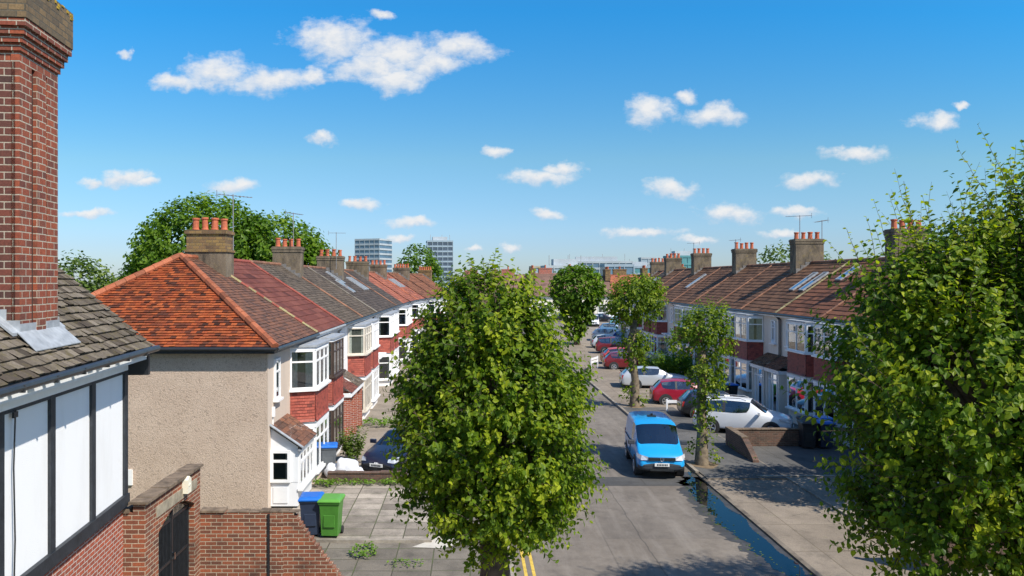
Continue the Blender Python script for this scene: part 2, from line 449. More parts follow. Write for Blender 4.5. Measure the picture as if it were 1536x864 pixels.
# ------------------------------------------------------------------ chimneys and aerials
POT = [(.135,0),(.145,.04),(.125,.06),(.115,.36),(.145,.40),(.145,.46),(.10,.46),(.10,.30)]
def chimney(root, T, u, v, wu, wv, z0, z1, mat, pots=4, ledge=None, mat_low=None, pot_h=1.0, cap=.06):
    b = MB(T)
    if mat_low:
        b.mi = 1; b.box(u-wu/2-.03, u+wu/2+.03, v-wv/2-.03, v+wv/2+.03, z0, ledge); b.mi = 0
        b.box(u-wu/2-.07, u+wu/2+.07, v-wv/2-.07, v+wv/2+.07, ledge, ledge+.09)
        b.box(u-wu/2, u+wu/2, v-wv/2, v+wv/2, ledge+.09, z1-.16)
    else:
        b.box(u-wu/2, u+wu/2, v-wv/2, v+wv/2, z0, z1-.30)
        b.box(u-wu/2-.035, u+wu/2+.035, v-wv/2-.035, v+wv/2+.035, z1-.30, z1-.16)
    b.box(u-wu/2-cap, u+wu/2+cap, v-wv/2-cap, v+wv/2+cap, z1-.16, z1-.04)
    b.box(u-wu/2-cap*.3, u+wu/2+cap*.3, v-wv/2-cap*.3, v+wv/2+cap*.3, z1-.04, z1)
    c = b.build('chimney', [mat, mat_low or mat], root)
    first = None
    for i in range(pots):
        pv = v - wv/2 + wv*(i+.5)/pots
        if first is None:
            p = MB(); p.lathe((0,0,0), POT, 12)
            first = p.build('chimney_pot', m['terracotta'], c, smooth=False); o = first
        else:
            o = first.copy(); COL.objects.link(o); o.parent = c
        o.location = T(u, pv, z1) if T else (u, pv, z1)
        o.rotation_euler = (rng.uniform(-.03,.03), rng.uniform(-.03,.03), rng.uniform(0,3))
        s = rng.uniform(.92,1.08); o.scale = (s, s, pot_h*rng.uniform(.9,1.1))
    fl = MB(T)
    fl.box(u-wu/2-.05, u+wu/2+.05, v-wv/2-.05, v+wv/2+.05, z0, z0+.55)
    return c

def aerial(root, T, u, v, z0, z1, boom=1.5, ang=0.0, nel=9, second=False):
    a = MB(T)
    a.tube((u,v,z0),(u,v,z1),.022,n=6)
    for zz, L in ((z1-.05, boom),) + (((z1-.45, boom*.8),) if second else ()):
        d = Vector((math.cos(ang)*.25, math.sin(ang), .0)).normalized()
        p = Vector((u,v,zz)); q = Vector((-d.y, d.x, 0))
        a.tube(p-d*L*.45, p+d*L*.55, .014, n=5)
        for i in range(nel):
            c = p-d*L*.45+d*L*(i+.3)/nel
            a.tube(c-q*.16, c+q*.16, .007, n=4)
        a.tube(p-d*L*.45+Vector((0,0,-.16)), p-d*L*.45+Vector((0,0,.16)), .012, n=4)
    return a.build('aerial', m['aerial'], root)

# ------------------------------------------------------------------ terraced houses
def bay(root, T, u0, u1, dz, hang, fmat, wallm, cant=.30, proj=.80, leaded=False, plinth=.48, lod=0, curtain=.5):
    z_s1, z_t1 = .55+dz, 2.12+dz
    z_h0, z_h1 = 2.32+dz, 3.45+dz
    z_t2 = 4.80+dz
    plan = [(u0,0),(u0+cant,proj),(u1-cant,proj),(u1,0)]
    def ring(off):
        cu = (u0+u1)/2
        r = []
        for (u,v) in plan:
            r.append((u+(off if u > cu else -off)*(.8 if v == 0 else .75), v+(off if v > 0 else 0)))
        return r
    def slab(mb, off, z0, z1): mb.prism([(u,v,z0) for u,v in ring(off)], (0,0,z1-z0))
    b = MB(T)
    b.mi = 0; slab(b, -.02, 0, z_s1-.075)
    b.mi = 1; slab(b, .06, z_t1, z_t1+.12); slab(b, .0, z_t1+.12, z_h0)
    b.mi = 2; slab(b, .10, z_t2+.10, z_t2+.17); slab(b, .07, z_h0-.035, z_h0)
    b.mi = 1; slab(b, .05, z_t2, z_t2+.10)
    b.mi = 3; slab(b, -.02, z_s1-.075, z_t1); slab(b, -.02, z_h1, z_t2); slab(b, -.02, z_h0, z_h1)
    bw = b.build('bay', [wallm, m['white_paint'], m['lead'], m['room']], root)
    h = MB(T)
    rr = ring(.015)
    for i in range(3):
        (ua,va),(ub,vb) = rr[i], rr[i+1]
        d = Vector((ub-ua, vb-va, 0)); nv = Vector((-d.y, d.x, 0)).normalized()
        if nv.y < 0: nv = -nv
        nrow = 11; hh = (z_h1-z_h0)/nrow; L = d.length; d.normalize()
        for r in range(nrow):
            za, zb = z_h0+r*hh, z_h0+(r+1)*hh
            lo = .075 if r == 0 else .03
            k = 0; tw = .17; s = -(r % 2)*tw*.5
            while s < L:
                s0, s1 = max(s,0), min(s+tw,L)
                if s1-s0 > .01:
                    A = Vector((ua,va,za))+d*(s0+.002)+nv*(lo+rng.uniform(-.004,.004)); B = Vector((ua,va,za))+d*(s1-.002)+nv*lo
                    C = Vector((ua,va,zb+.01))+d*(s1-.002)+nv*.006; D = Vector((ua,va,zb+.01))+d*(s0+.002)+nv*.006
                    h.add([A,B,C,D,A-nv*lo,B-nv*lo], [(0,1,2,3),(4,5,1,0)], rng.random())
                s += tw
    h.build('tile_hanging', hang, root, nrm=False)
    rr = ring(-.015)
    for (z0, z1) in ((z_s1, z_t1), (z_h1, z_t2)):
        w = Win(T)
        for i in range(3):
            (ua,va),(ub,vb) = rr[i], rr[i+1]
            d = Vector((ub-ua, vb-va, 0)); nv = Vector((-d.y, d.x, 0))
            if nv.y < 0: nv = -nv
            mull = (.5,) if i == 1 else ((.5,) if d.length > .95 else ())
            if i == 1 and d.length > 2.3: mull = (.33,.67)
            w.add((ua,va,z0), d, nv, d.length, z1-z0, mull, .70, fr=.062, curtain=curtain, leaded=leaded and i != 1 and z0 < 1)
        w.build(root, fmat, 'bay_window')
    return bw

def house(side, x0, y0, W, label, roof='tile_brown', wall='beige_render', hang='hang_red', frame='upvc', bay_far=True, D=8.2,
          He=5.18, Hr=8.05, hip=False, stack=None, verge=None, verge_start=None, skylights=(), gauge=.19, tw=.20, lift=.02, dz=0.0, rz=0.0,
          aer=None, porch=None, group=None, door='door_white', lod=0, pipe=True, leaded=False, ridge='ridge_brown', gut='gutter', name='terraced_house'):
    sg = 1 if side == 'L' else -1
    T = lambda u, v, z: (sg*v, u, z)
    root = empty(name, (x0, y0, 0), rz, label, 'house', group)
    root['kind'] = 'thing'
    # walls
    w = MB(T); w.box(.002, W-.002, -D, 0, 0, He-.02)
    if not hip: w.add([(.004,-D,He-.02),(.004,0,He-.02),(.004,-D/2,Hr-.12),(W-.004,-D,He-.02),(W-.004,0,He-.02),(W-.004,-D/2,Hr-.12)], [(0,1,2),(3,5,4)])
    w.build('wall', m['pebbledash'] if hip else m[wall], root)
    if hip:   # the front's sunlit look is put into a lighter render colour
        f = MB(T); f.box(.0, W-.004, .0, .02, 0, He-.03); f.build('front_wall', m[wall], root)
    # roof
    us = -.28 if hip else 0.0
    uh = 3.95 if hip else 0.0
    e0, e1 = (us,.30,He), (W,.30,He)
    r0, r1 = (uh,-D/2,Hr), (W,-D/2,Hr)
    t = MB(T)
    tiles(t, e0, e1, r0, r1, gauge, tw, lift)
    t.mi = 2
    t.quad((us,.29,He-.012),(W,.29,He-.012),(W,-D/2,Hr-.012),(uh,-D/2,Hr-.012))
    t.mi = 0
    tiles(t, (W,-D-.3,He), (us,-D-.3,He), r1, r0, gauge*2, tw*2.2, lift)
    if hip:
        t.mi = 1
        tiles(t, (us,-D-.30,He), (us,.30,He), (uh,-D/2,Hr), (uh,-D/2,Hr), .135, .18, .036, None, .007)
        t.mi = 2
        t.add([(us,-D-.3,He-.012),(us,.3,He-.012),(uh,-D/2,Hr-.012)], [(0,1,2)])
    rf = t.build('roof', [m[roof], m['tile_orange'], m['room']], root, nrm=False)
    rt = MB(T)
    ridge_tiles(rt, (uh,-D/2,Hr+.02), (W,-D/2,Hr+.02), .10)
    if hip:
        ridge_tiles(rt, (us,.30,He+.03), (uh,-D/2,Hr+.05), .125, .36)
        ridge_tiles(rt, (us,-D-.30,He+.03), (uh,-D/2,Hr+.05), .125, .36)
    rt.build('ridge_tile_run', m['ridge_orange'] if hip else m[ridge], rf)
    for vmat, uu in ((verge, W), (verge_start, 0.0)):
        if vmat:
            vt = MB(T); ridge_tiles(vt, (uu,.31,He+.035), (uu,-D/2,Hr+.035), .065, .34, 6); vt.build('verge_strip', m[vmat], rf)
    g = MB(T)
    g.tube((us-.02,.37,He-.05),(W,.37,He-.05),.058,n=8)
    if hip: g.tube((us-.07,-D-.3,He-.05),(us-.07,.37,He-.05),.058,n=8)
    if pipe:
        uu = .12 if bay_far else W-.12
        g.tube((uu,.33,He-.06),(uu,.07,He-.35),.035,n=7); g.tube((uu,.07,He-.35),(uu,.07,.1),.035,n=7)
    g.build('gutter', m[gut], root)
    fb = MB(T); fb.box(us, W, .26, .285, He-.19, He-.02); fb.box(us, W, .0, .26, He-.19, He-.165)
    if hip: fb.box(us, us+.025, -D-.28, .26, He-.19, He-.02); fb.box(us+.025, 0, -D-.28, .0, He-.19, He-.165)
    fb.build('fascia', m['black_paint'] if hip else m['white_paint'], root)
    # openings
    if bay_far: b0, b1, ud = W-3.25, W-.25, .55
    else: b0, b1, ud = .25, 3.25, W-1.55
    if W < 5.9:
        b0, b1 = (W-2.9, W-.15) if bay_far else (.15, 2.9)
    bay(root, T, b0, b1, dz, m[hang], m[frame], m[wall], leaded=leaded, lod=lod, curtain=rng.uniform(.15,.95))
    sw = Win(T); sw.add((ud+.12,.022 if hip else .0,3.45+dz), (1,0,0), (0,1,0), .62, 1.28, (), .68, curtain=.4); sw.build(root, m['upvc'])
    # door with a side light
    dr = MB(T); vv = .022
    dr.box(ud, ud+.86, vv, vv+.05, .12+dz*.5, 2.1+dz*.5); dr.box(ud+.08, ud+.36, vv+.05, vv+.062, .3+dz*.5, 1.0+dz*.5); dr.box(ud+.5, ud+.78, vv+.05, vv+.062, .3+dz*.5, 1.0+dz*.5)
    d = dr.build('door', m[door], root)
    dh = MB(T); dh.box(ud+.76, ud+.80, vv+.05, vv+.11, 1.05, 1.2); dh.build('handle', m['chrome'], d)
    dp = MB(T); dp.quad((ud+.12,vv+.056,1.2+dz*.5),(ud+.74,vv+.056,1.2+dz*.5),(ud+.74,vv+.056,1.95+dz*.5),(ud+.12,vv+.056,1.95+dz*.5)); dp.build('pane', m['carglass'], d)
    if porch == 'canopy':
        c = MB(T); c.box(ud-.15, ud+1.1, .02, .75, 2.42+dz, 2.52+dz); c.build('porch_canopy', m['white_paint'], root)
    if porch == 'lean':
        c = MB(T); tiles(c, (ud-.5,1.0,2.25+dz),(ud+1.5,1.0,2.25+dz),(ud-.4,0,2.85+dz),(ud+1.4,0,2.85+dz),.2,.2,.02)
        c.mi = 1; c.box(ud-.45, ud+1.45, .85, .97, 2.05+dz, 2.24+dz); c.box(ud-.5,ud-.4,.06,.95,2.05+dz,2.22+dz); c.box(ud+1.4,ud+1.5,.06,.95,2.05+dz,2.22+dz)
        c.build('porch_roof', [m[roof], m['white_paint']], root, nrm=False)
        if side == 'R':
            c = Win(T); c.add((ud-.30,.72,.12),(1,0,0),(0,1,0),1.6,2.15+dz*.8,(.3,.68),.76,fr=.075,curtain=.25,sill=False); c.c.mi = 1; c.c.box(ud-.295,ud+1.295,.03,.715,.1,2.2+dz); c.build(root, m['upvc'], 'porch_screen')
        for ux in (ud-.42, ud+1.3):
          c = MB(T); c.box(ux,ux+.12,.07,.9,0,2.05+dz); c.build('porch_wall', m['brick_red'] if side == 'L' else m[wall], root)
    if porch == 'glazed':
        c = Win(T)
        c.add((ud-.35,.78,.25),(1,0,0),(0,1,0),1.75,2.2+dz,(.3,.62),.72,fr=.08,curtain=.2)
        c.add((ud-.35,.05,.25),(0,1,0),(-1,0,0),.72,2.2+dz,(),.72,fr=.08,curtain=0,sill=False)
        c.add((ud+1.4,.05,.25),(0,1,0),(1,0,0),.72,2.2+dz,(),.72,fr=.08,curtain=0,sill=False)
        c.c.mi = 1; c.c.box(ud-.345, ud+1.395, .03, .775, .02, 2.44+dz)
        c.build(root, m['upvc'], 'porch_window')
        c = MB(T); tiles(c, (ud-.6,1.0,2.5+dz),(ud+1.65,1.0,2.5+dz),(ud-.6,0,3.0+dz),(ud+1.65,0,3.0+dz),.25,.3,.025)
        c.mi = 1; c.box(ud-.5,ud+1.55,.1,.93,2.44+dz,2.52+dz)
        c.build('porch_roof', [m[roof], m['white_paint']], root, nrm=False)
    # roof windows
    P = (e0, e1, r0, r1)
    for (su, st, ww, hh) in skylights:
        o = roof_pt(*P, su, st); a = (Vector(e1)-Vector(e0)).normalized(); b = (Vector(r1)-Vector(e1)).normalized(); nn = a.cross(b)
        if nn.z < 0: nn = -nn
        k = MB(T)
        for (x0,x1,y0,y1) in ((0,ww,0,.07),(0,ww,hh-.07,hh),(0,.07,.07,hh-.07),(ww-.07,ww,.07,hh-.07)):
            k.obox(o+a*x0+b*y0+nn*.0, a*(x1-x0), b*(y1-y0), nn*.10)
        sk = k.build('roof_window', m['lead'], rf)
        # glass sits inside its frame
        k = MB(T); k.obox(o+a*.06+b*.06+nn*.02, a*(ww-.12), b*(hh-.12), nn*.065); k.build('roof_window_pane', m['skyglass'], rf)
    if stack:
        st = dict(u=W, v=-D/2+.35, wu=.85, wv=1.5, z1=9.1, mat='brick_stock', pots=4, low=None, ledge=None)
        st.update(stack)
        zb = Hr-1.05
        chimney(root, T, st['u'], st['v'], st['wu'], st['wv'], zb, st['z1'], m[st['mat']], st['pots'], st['ledge'], m[st['low']] if st['low'] else None)
        slope = (Hr-He)/(D/2+.3)
        for s2 in (-1,1):
            fl = MB(T)
            for k in range(6):
                v0 = st['v']-st['wv']/2+st['wv']*k/6; v1 = v0+st['wv']/6
                vm = max(v0, -D/2); zz = Hr-slope*abs(vm+D/2)
                ue = st['u']+s2*(st['wu']/2+.006)
                fl.box(min(ue,ue+s2*.02), max(ue,ue+s2*.02), v0, v1-.0005, zz-.35, zz+.12)
            fl.build('flashing', m['lead_dark'], rf)
    if aer: aerial(root, T, **aer)
    return root, T

# ------------------------------------------------------------------ trees
def rdir(r):
    while True:
        v = Vector((r.uniform(-1,1), r.uniform(-1,1), r.uniform(-1,1)))
        if .05 < v.length < 1: return v.normalized()

def leaf(V, Fc, Rn, b, a, nrm, L, wd, v):
    s = a.cross(nrm)
    if s.length < 1e-4: return
    s.normalize(); n2 = s.cross(a)
    k = len(V)
    V.append(b); t = b+a*L-n2*(.16*L); V.append(t)
    V.append(b+a*(.30*L)+s*(wd*L)+n2*(.05*L)); V.append(b+a*(.68*L)+s*(wd*.72*L)+n2*(.0*L))
    V.append(b+a*(.30*L)-s*(wd*L)+n2*(.05*L)); V.append(b+a*(.68*L)-s*(wd*.72*L)+n2*(.0*L))
    Fc.append((k,k+2,k+3,k+1)); Fc.append((k,k+1,k+5,k+4)); Rn.append(v); Rn.append(v)

def shoot(V, Fc, Rn, r, p, d, L, ll, step, hue, tw=None, out=None):
    ob = Vector((0,0,1)) if out is None else (Vector((0,0,.75))+out*.8)
    cur = Vector(p); d = Vector(d); n = max(2, int(L/step)); ang = r.uniform(0, 6)
    for i in range(n):
        d = (d + Vector((0,0,.02)) + rdir(r)*.10).normalized()
        nx = cur+d*step
        if tw is not None and i % 2 == 0: tw.tube(cur, cur+d*step*2, .006*(1.3-i/n), n=3, caps=False)
        cur = nx; ang += 2.4+r.uniform(-.4,.4)
        side = d.cross(Vector((math.cos(ang), math.sin(ang), .35)))
        if side.length < .1: continue
        side.normalize()
        a = (side*.85 + d*.45 + Vector((0,0,-.12)) + rdir(r)*.3).normalized()
        nr = (ob + rdir(r)*.75).normalized()
        f = 1.0-.45*(i/n)**3
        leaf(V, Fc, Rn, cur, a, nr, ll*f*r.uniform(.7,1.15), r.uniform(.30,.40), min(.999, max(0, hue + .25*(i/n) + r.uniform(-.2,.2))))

def tree(name, label, loc, lobes, nshoots, ll, trunk, mats, seed, step=.075, slen=(.35,.9), group=None, cat='tree', up=.45, limbs=True, twigs=False,
         sprouts=0, trunk_path=None, rz=0.0, inner=.5, trunk_n=9, gap=.16, spr=None):
    r = random.Random(seed)
    root = empty(name, loc, rz, label, cat, group); root['kind'] = 'thing'
    V, Fc, Rn = [], [], []
    tb = MB()
    h, r0, r1 = trunk
    pts = trunk_path or [(0,0,-.1),(r.uniform(-.03,.03)*h,0,h*.3),(r.uniform(-.05,.05)*h,r.uniform(-.04,.04)*h,h*.7),(0,0,h)]
    tb.path(pts, [r0*1.35]+[r0+(r1-r0)*i/(len(pts)-1) for i in range(1,len(pts))], trunk_n)
    top = Vector(pts[-1])
    bases = []
    if limbs:
        for (cx,cy,cz,rx,ry,rz_) in lobes:
            c = Vector((cx,cy,cz))
            st = top.lerp(Vector(pts[-2]), r.uniform(0,.6))
            mid = st.lerp(c, .55)+rdir(r)*.12*rx
            tb.path([st, mid, c], [r1*.75, r1*.5, r1*.28], 6)
            for _ in range(6):
                d = rdir(r); d.z = abs(d.z)*.8+.1
                e = c+Vector((d.x*rx,d.y*ry,d.z*rz_))*.82
                mm = c.lerp(e,.5)+rdir(r)*.08*rx
                tb.path([c.lerp(mid,r.uniform(0,.4)), mm, e], [r1*.3, r1*.18, r1*.06], 5)
    wts = [l[3]*l[4]+l[4]*l[5]+l[3]*l[5] for l in lobes]
    tw = MB() if twigs else None
    done = 0
    fr_ = 2.3/(sum(l[3] for l in lobes)/len(lobes)); so_ = Vector((seed*1.7, seed*.9, 0)); tries = 0
    while done < nshoots and tries < nshoots*8:
        tries += 1
        li = r.choices(range(len(lobes)), wts)[0]
        cx,cy,cz,rx,ry,rz_ = lobes[li]
        d = rdir(r)
        f = inner + (1-inner)*r.random()**.6
        p = Vector((cx+d.x*rx*f, cy+d.y*ry*f, cz+d.z*rz_*f))
        skip = False
        for lj,(ax,ay,az,bx,by,bz) in enumerate(lobes):
            if lj != li and ((p.x-ax)/bx)**2+((p.y-ay)/by)**2+((p.z-az)/bz)**2 < .30: skip = True
        if skip and r.random() < .8: continue
        gz = noise.noise(p*fr_+so_)
        if gz < -gap and r.random() < .93: continue
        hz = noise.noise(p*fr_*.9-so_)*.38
        dirv = (d*.8 + Vector((0,0,up)) + rdir(r)*.45).normalized()
        L = r.uniform(*slen)*(1.0 if rx > .6 else .42+rx*.7)
        shoot(V, Fc, Rn, r, p, dirv, L, ll, step, r.uniform(.16,.58)+hz, tw if (twigs and r.random() < .5) else None, d)
        done += 1
    # long whippy shoots that break the outline
    for q_ in range(sprouts):
        cx,cy,cz,rx,ry,rz_ = lobes[r.choice(spr)] if spr and q_ % 2 else lobes[r.randrange(len(lobes))]
        d = rdir(r); d.z = abs(d.z)
        p = Vector((cx+d.x*rx*.85, cy+d.y*ry*.85, cz+d.z*rz_*.85))
        shoot(V, Fc, Rn, r, p, (d*.5+Vector((0,0,.9))).normalized(), slen[1]*r.uniform(.9,1.5)*(1.0 if spr and q_ % 2 else .8), ll*.85, step*1.1, r.uniform(.45,.75), tw)
    k = MB(); k.v = [tuple(v) for v in V]; k.f = Fc; k.m = [0]*len(Fc); k.r = Rn
    k.build('crown', mats[0], root, uv=False, nrm=False)
    if tw and tw.v:
        b0 = len(tb.v); tb.v += tw.v; tb.f += [[i+b0 for i in f] for f in tw.f]; tb.m += tw.m; tb.r += tw.r
    tb.build('trunk', mats[1], root, smooth=True, uv=False)
    return root

# ------------------------------------------------------------------ cars
SHAPES = {
 'hatch': dict(st=[(-2.02,.36,.72,.76,.62,.50),(-1.97,.27,.90,.95,.77,.60),(-1.84,.22,.98,1.03,.83,.64),(-1.50,.20,.99,1.40,.86,.57),(-.70,.18,.97,1.48,.875,.585),(-.62,.18,.97,1.48,.875,.585),(.20,.18,.95,1.44,.875,.575),(1.00,.18,.92,1.00,.865,.70),(1.65,.20,.82,.88,.83,.66),(1.95,.24,.64,.70,.74,.56),(2.04,.36,.52,.56,.60,.46)],
              side=(3,5), front=6, rear=2, L=4.06, wr=.31, fx=1.28, rx=-1.25),
 'suv': dict(st=[(-2.16,.42,.86,.90,.68,.54),(-2.12,.32,1.02,1.06,.83,.64),(-2.02,.28,1.10,1.16,.88,.68),(-1.86,.26,1.10,1.58,.90,.63),(-.75,.25,1.08,1.68,.905,.63),(-.67,.25,1.08,1.68,.905,.63),(.45,.25,1.06,1.65,.905,.63),(1.12,.25,1.05,1.14,.895,.74),(1.80,.28,.98,1.05,.87,.70),(2.12,.32,.80,.86,.80,.62),(2.20,.42,.62,.66,.68,.52)],
             side=(3,5), front=6, rear=2, L=4.4, wr=.36, fx=1.36, rx=-1.30),
 'estate': dict(st=[(-2.30,.38,.76,.80,.66,.52),(-2.26,.28,.94,.98,.80,.62),(-2.15,.24,1.00,1.05,.86,.66),(-1.85,.21,1.00,1.38,.875,.58),(-.85,.20,.98,1.47,.88,.59),(-.77,.20,.98,1.47,.88,.59),(.20,.20,.96,1.43,.88,.58),(1.00,.20,.93,1.00,.87,.72),(1.85,.22,.84,.90,.84,.68),(2.18,.26,.66,.72,.76,.58),(2.28,.38,.54,.58,.62,.48)],
                side=(3,5), front=6, rear=2, L=4.58, wr=.32, fx=1.40, rx=-1.36),
 'van': dict(st=[(-2.18,.42,1.05,1.72,.80,.70),(-2.15,.30,1.06,1.76,.86,.74),(-1.9,.25,1.06,1.81,.885,.76),(-.30,.24,1.06,1.84,.89,.77),(-.20,.24,1.06,1.84,.89,.77),(.10,.24,1.06,1.83,.89,.77),(.72,.24,1.06,1.76,.89,.75),(1.42,.24,1.04,1.13,.88,.78),(1.98,.26,.90,.97,.86,.72),(2.16,.30,.72,.78,.80,.66),(2.22,.38,.56,.60,.70,.58)],
             side=(4,5), front=6, rear=None, L=4.4, wr=.32, fx=1.36, rx=-1.30),
}
def car(kind, x, y, hdg, pm, name, label, cat='car', group=None, rear_plate=True, rails=False, badge=False, z=0.0):
    S = SHAPES[kind]; st = S['st']
    root = empty(name, (x,y,z), hdg, label, cat, group); root['kind'] = 'thing'
    V, Fc, M_ = [], [], []
    for (sx,zb,be,tp,w,wt) in st:
        half = [(0,zb),(.80*w,zb),(.965*w,zb+.09),(w,zb+.48*(be-zb)),(.962*w,be),(wt,tp-.05),(.70*wt,tp),(0,tp+.018)]
        ring = half + [(-a,b) for a,b in half[-2:0:-1]]
        V += [(sx,a,b) for a,b in ring]
    N = 14; ns = len(st)
    f_i, r_i = S['front'], S['rear']
    for i in range(ns-1):
        for k in range(N):
            kk = k if k < 7 else 13-k
            mt = 0
            if kk in (0,1): mt = 1
            if kk == 4 and S['side'][0] <= i <= S['side'][1]: mt = 2
            if kk in (5,6) and i == f_i: mt = 3
            if r_i is not None and kk in (5,6) and i == r_i: mt = 4
            if kind != 'van' and kk == 4 and i == 4: mt = 1
            if kind == 'van' and kk == 4 and i == 4: mt = 0
            if kk == 2 and (i >= ns-3 or i == 0): mt = 1
            Fc.append((i*N+k, i*N+(k+1)%N, (i+1)*N+(k+1)%N, (i+1)*N+k)); M_.append(mt)
    Fc.append(tuple(range(N-1,-1,-1))); M_.append(0)
    Fc.append(tuple(range((ns-1)*N, ns*N))); M_.append(1)
    me = bpy.data.meshes.new('tmp'); me.from_pydata(V, [], Fc); me.polygons.foreach_set('material_index', M_)
    bm = bmesh.new(); bm.from_mesh(me); bm.edges.ensure_lookup_table()
    cl = bm.edges.layers.float.new('crease_edge')
    for e in bm.edges:
        ms = {f.material_index for f in e.link_faces}
        if len(ms) > 1: e[cl] = .75
    if kind == 'van':
        for e in bm.edges:
            if abs(e.verts[0].co.x) < 2.1 and max(v.co.z for v in e.verts) > 1.5: e[cl] = max(e[cl], .35)
    bmesh.ops.recalc_face_normals(bm, faces=bm.faces)
    bm.to_mesh(me); bm.free()
    tmp = bpy.data.objects.new('tmp', me); COL.objects.link(tmp)
    md = tmp.modifiers.new('s', 'SUBSURF'); md.levels = 2; md.render_levels = 2
    dg = bpy.context.evaluated_depsgraph_get(); dg.update()
    ev = tmp.evaluated_get(dg).to_mesh()
    vs = [v.co.copy() for v in ev.vertices]; ps = [(tuple(p.vertices), p.material_index) for p in ev.polygons]
    tmp.evaluated_get(dg).to_mesh_clear()
    bpy.data.objects.remove(tmp); bpy.data.meshes.remove(me)
    def piece(nm, idx, mats, ok=None):
        mp = {}; k = MB()
        for p, mi in ps:
            if mi in idx and (ok is None or ok(sum((vs[q] for q in p), Vector())/len(p))):
                f = []
                for q in p:
                    if q not in mp: mp[q] = len(k.v); k.v.append(tuple(vs[q]))
                    f.append(mp[q])
                k.f.append(f); k.m.append(idx.index(mi)); k.r.append(0)
        if not k.f: return None
        return k.build(nm, mats, root, smooth=True, uv=False, nrm=False)
    tr = m['van_trim'] if kind == 'van' else m['trim']
    piece('body', (0,1), [pm, tr])
    xs = (st[4][0]+st[5][0])/2
    for s2 in (1,-1):
        for fr_ in ((1,0) if kind != 'van' else (1,)):
            piece('side_window', (2,), m['carglass'], lambda c: c.y*s2 > 0 and (kind == 'van' or (c.x > xs) == bool(fr_)))
    piece('windscreen', (3,), m['carglass']); piece('rear_window', (4,), m['carglass'])
    w = max(s[4] for s in st); wr = S['wr']
    a = MB()
    for ax in (S['fx'], S['rx']):
        for s2 in (1,-1):
            a = MB(); a.tube((ax, s2*(w*.7), wr+.03), (ax, s2*(w*.992), wr+.03), wr+.065, wr+.065, 20)
            a.build('wheel_arch', m['trim'], root)
    first = None
    for ax in (S['fx'], S['rx']):
        for s2 in (1,-1):
            if first is None:
                t = MB(); t.lathe((0,0,0), [(wr*.6,-.10),(wr*.95,-.10),(wr,-.07),(wr,.07),(wr*.95,.10),(wr*.68,.105),(wr*.60,.07),(.02,.06)], 22)
                first = t.build('wheel', m['tyre'], root, smooth=False, uv=False)
                q = MB()
                q.lathe((0,0,0), [(wr*.70,.104),(wr*.70,.112),(wr*.60,.112),(wr*.58,.085)], 22)
                q.f.pop(); q.m.pop(); q.r.pop()
                q.lathe((0,0,0), [(.07,.07),(.07,.112),(.02,.115)], 12)
                for i in range(5):
                    t_ = 2*math.pi*i/5
                    for dt in (-.13,.13):
                        d = Vector((math.cos(t_+dt), math.sin(t_+dt), 0)); d0 = Vector((math.cos(t_), math.sin(t_), 0))
                        q.tube(d0*.05+Vector((0,0,.10)), d*wr*.66+Vector((0,0,.10)), .022, .018, 5)
                rim = q.build('rim', m['rim'], first, smooth=False, uv=False); o = first
            else:
                o = first.copy(); COL.objects.link(o); o.parent = root
                rr_ = rim.copy(); COL.objects.link(rr_); rr_.parent = o
            o.location = (ax, s2*(w*.992-.085), wr); o.rotation_euler = (-math.pi/2 if s2 > 0 else math.pi/2, .3, 0)
    q = MB(); sc_ = st[f_i][0]
    for s2 in (1,-1):
        for sx_ in ((sc_-.55, sc_-1.45) if kind != 'van' else (sc_-.6,)):
            zb_ = st[f_i][2]
            q.obox((sx_-.12, s2*.36-.22, .45), (.12,0,0), (0,.44,0), (-.12,0,zb_-.30)); q.obox((sx_-.24, s2*.36-.12, zb_+.16), (.08,0,0), (0,.24,0), (-.02,0,.18))
    q.box(sc_+.10, sc_+.55, -.66, .66, st[f_i][2]-.30, st[f_i][2]-.06)
    q.box(st[1][0]+.3, sc_+.3, -.62, .62, .40, .46)
    q.build('seat', m['seat'], root)
    fx = st[-1][0]; bx = st[0][0]; fz = st[-3][2]; 
    # lamps, grille, plates, mirrors
    xn, xm = st[-2][0], st[-3][0]
    for s2 in (1,-1):
        q = MB()
        lz = st[-2][3] if kind != 'van' else .80
        wl = st[-2][4]
        q.add([(xm-.12, s2*st[-3][4]*1.0, lz+.10),(xm-.05, s2*st[-3][4]*1.01, lz-.02),(xn+.02, s2*wl*.93, lz-.10),(xn+.075, s2*wl*.60, lz-.08),(xn+.045, s2*wl*.62, lz+.03),(xn-.06, s2*wl*.88, lz+.07)],
              [(0,1,2,5),(5,2,3,4)])
        q.build('headlight', m['lamp'], root, uv=False)
        q = MB()
        zt = st[1][2]
        q.obox((st[1][0]-.015, s2*(st[1][4]*.99)-(.13 if s2 > 0 else 0), zt-.22), (.10,0,0), (0,.13,0), (0.03,0,.24))
        q.build('tail_light', m['tail'], root, uv=False)
        q = MB()
        mx = st[f_i][0]+.42; mw = st[f_i][4]; mz = st[f_i][2]+.03
        q.box(mx-.06, mx+.06, min(s2*mw*.95,s2*(mw+.20)), max(s2*mw*.95,s2*(mw+.20)), mz-.02, mz+.14)
        o = q.build('wing_mirror', tr if kind == 'van' else pm, root)
        bv = o.modifiers.new('b','BEVEL'); bv.width = .025; bv.segments = 2
    q = MB(); gz = st[-2][2]
    if kind == 'van':
        q.box(fx-.10, fx+.03, -.48, .48, .70, .80)
        q.box(fx-.06, fx+.035, -.42, .42, .33, .41)
    else:
        q.box(fx-.12, fx+.012, -.40, .40, gz-.22, gz-.12); q.box(fx-.10, fx+.02, -.50, .50, .30, .40)
    q.build('grille', m['black_paint'], root)
    q = MB(); pz = .50 if kind == 'van' else .44
    q.box(fx+.02, fx+.05, -.26, .26, pz, pz+.115)
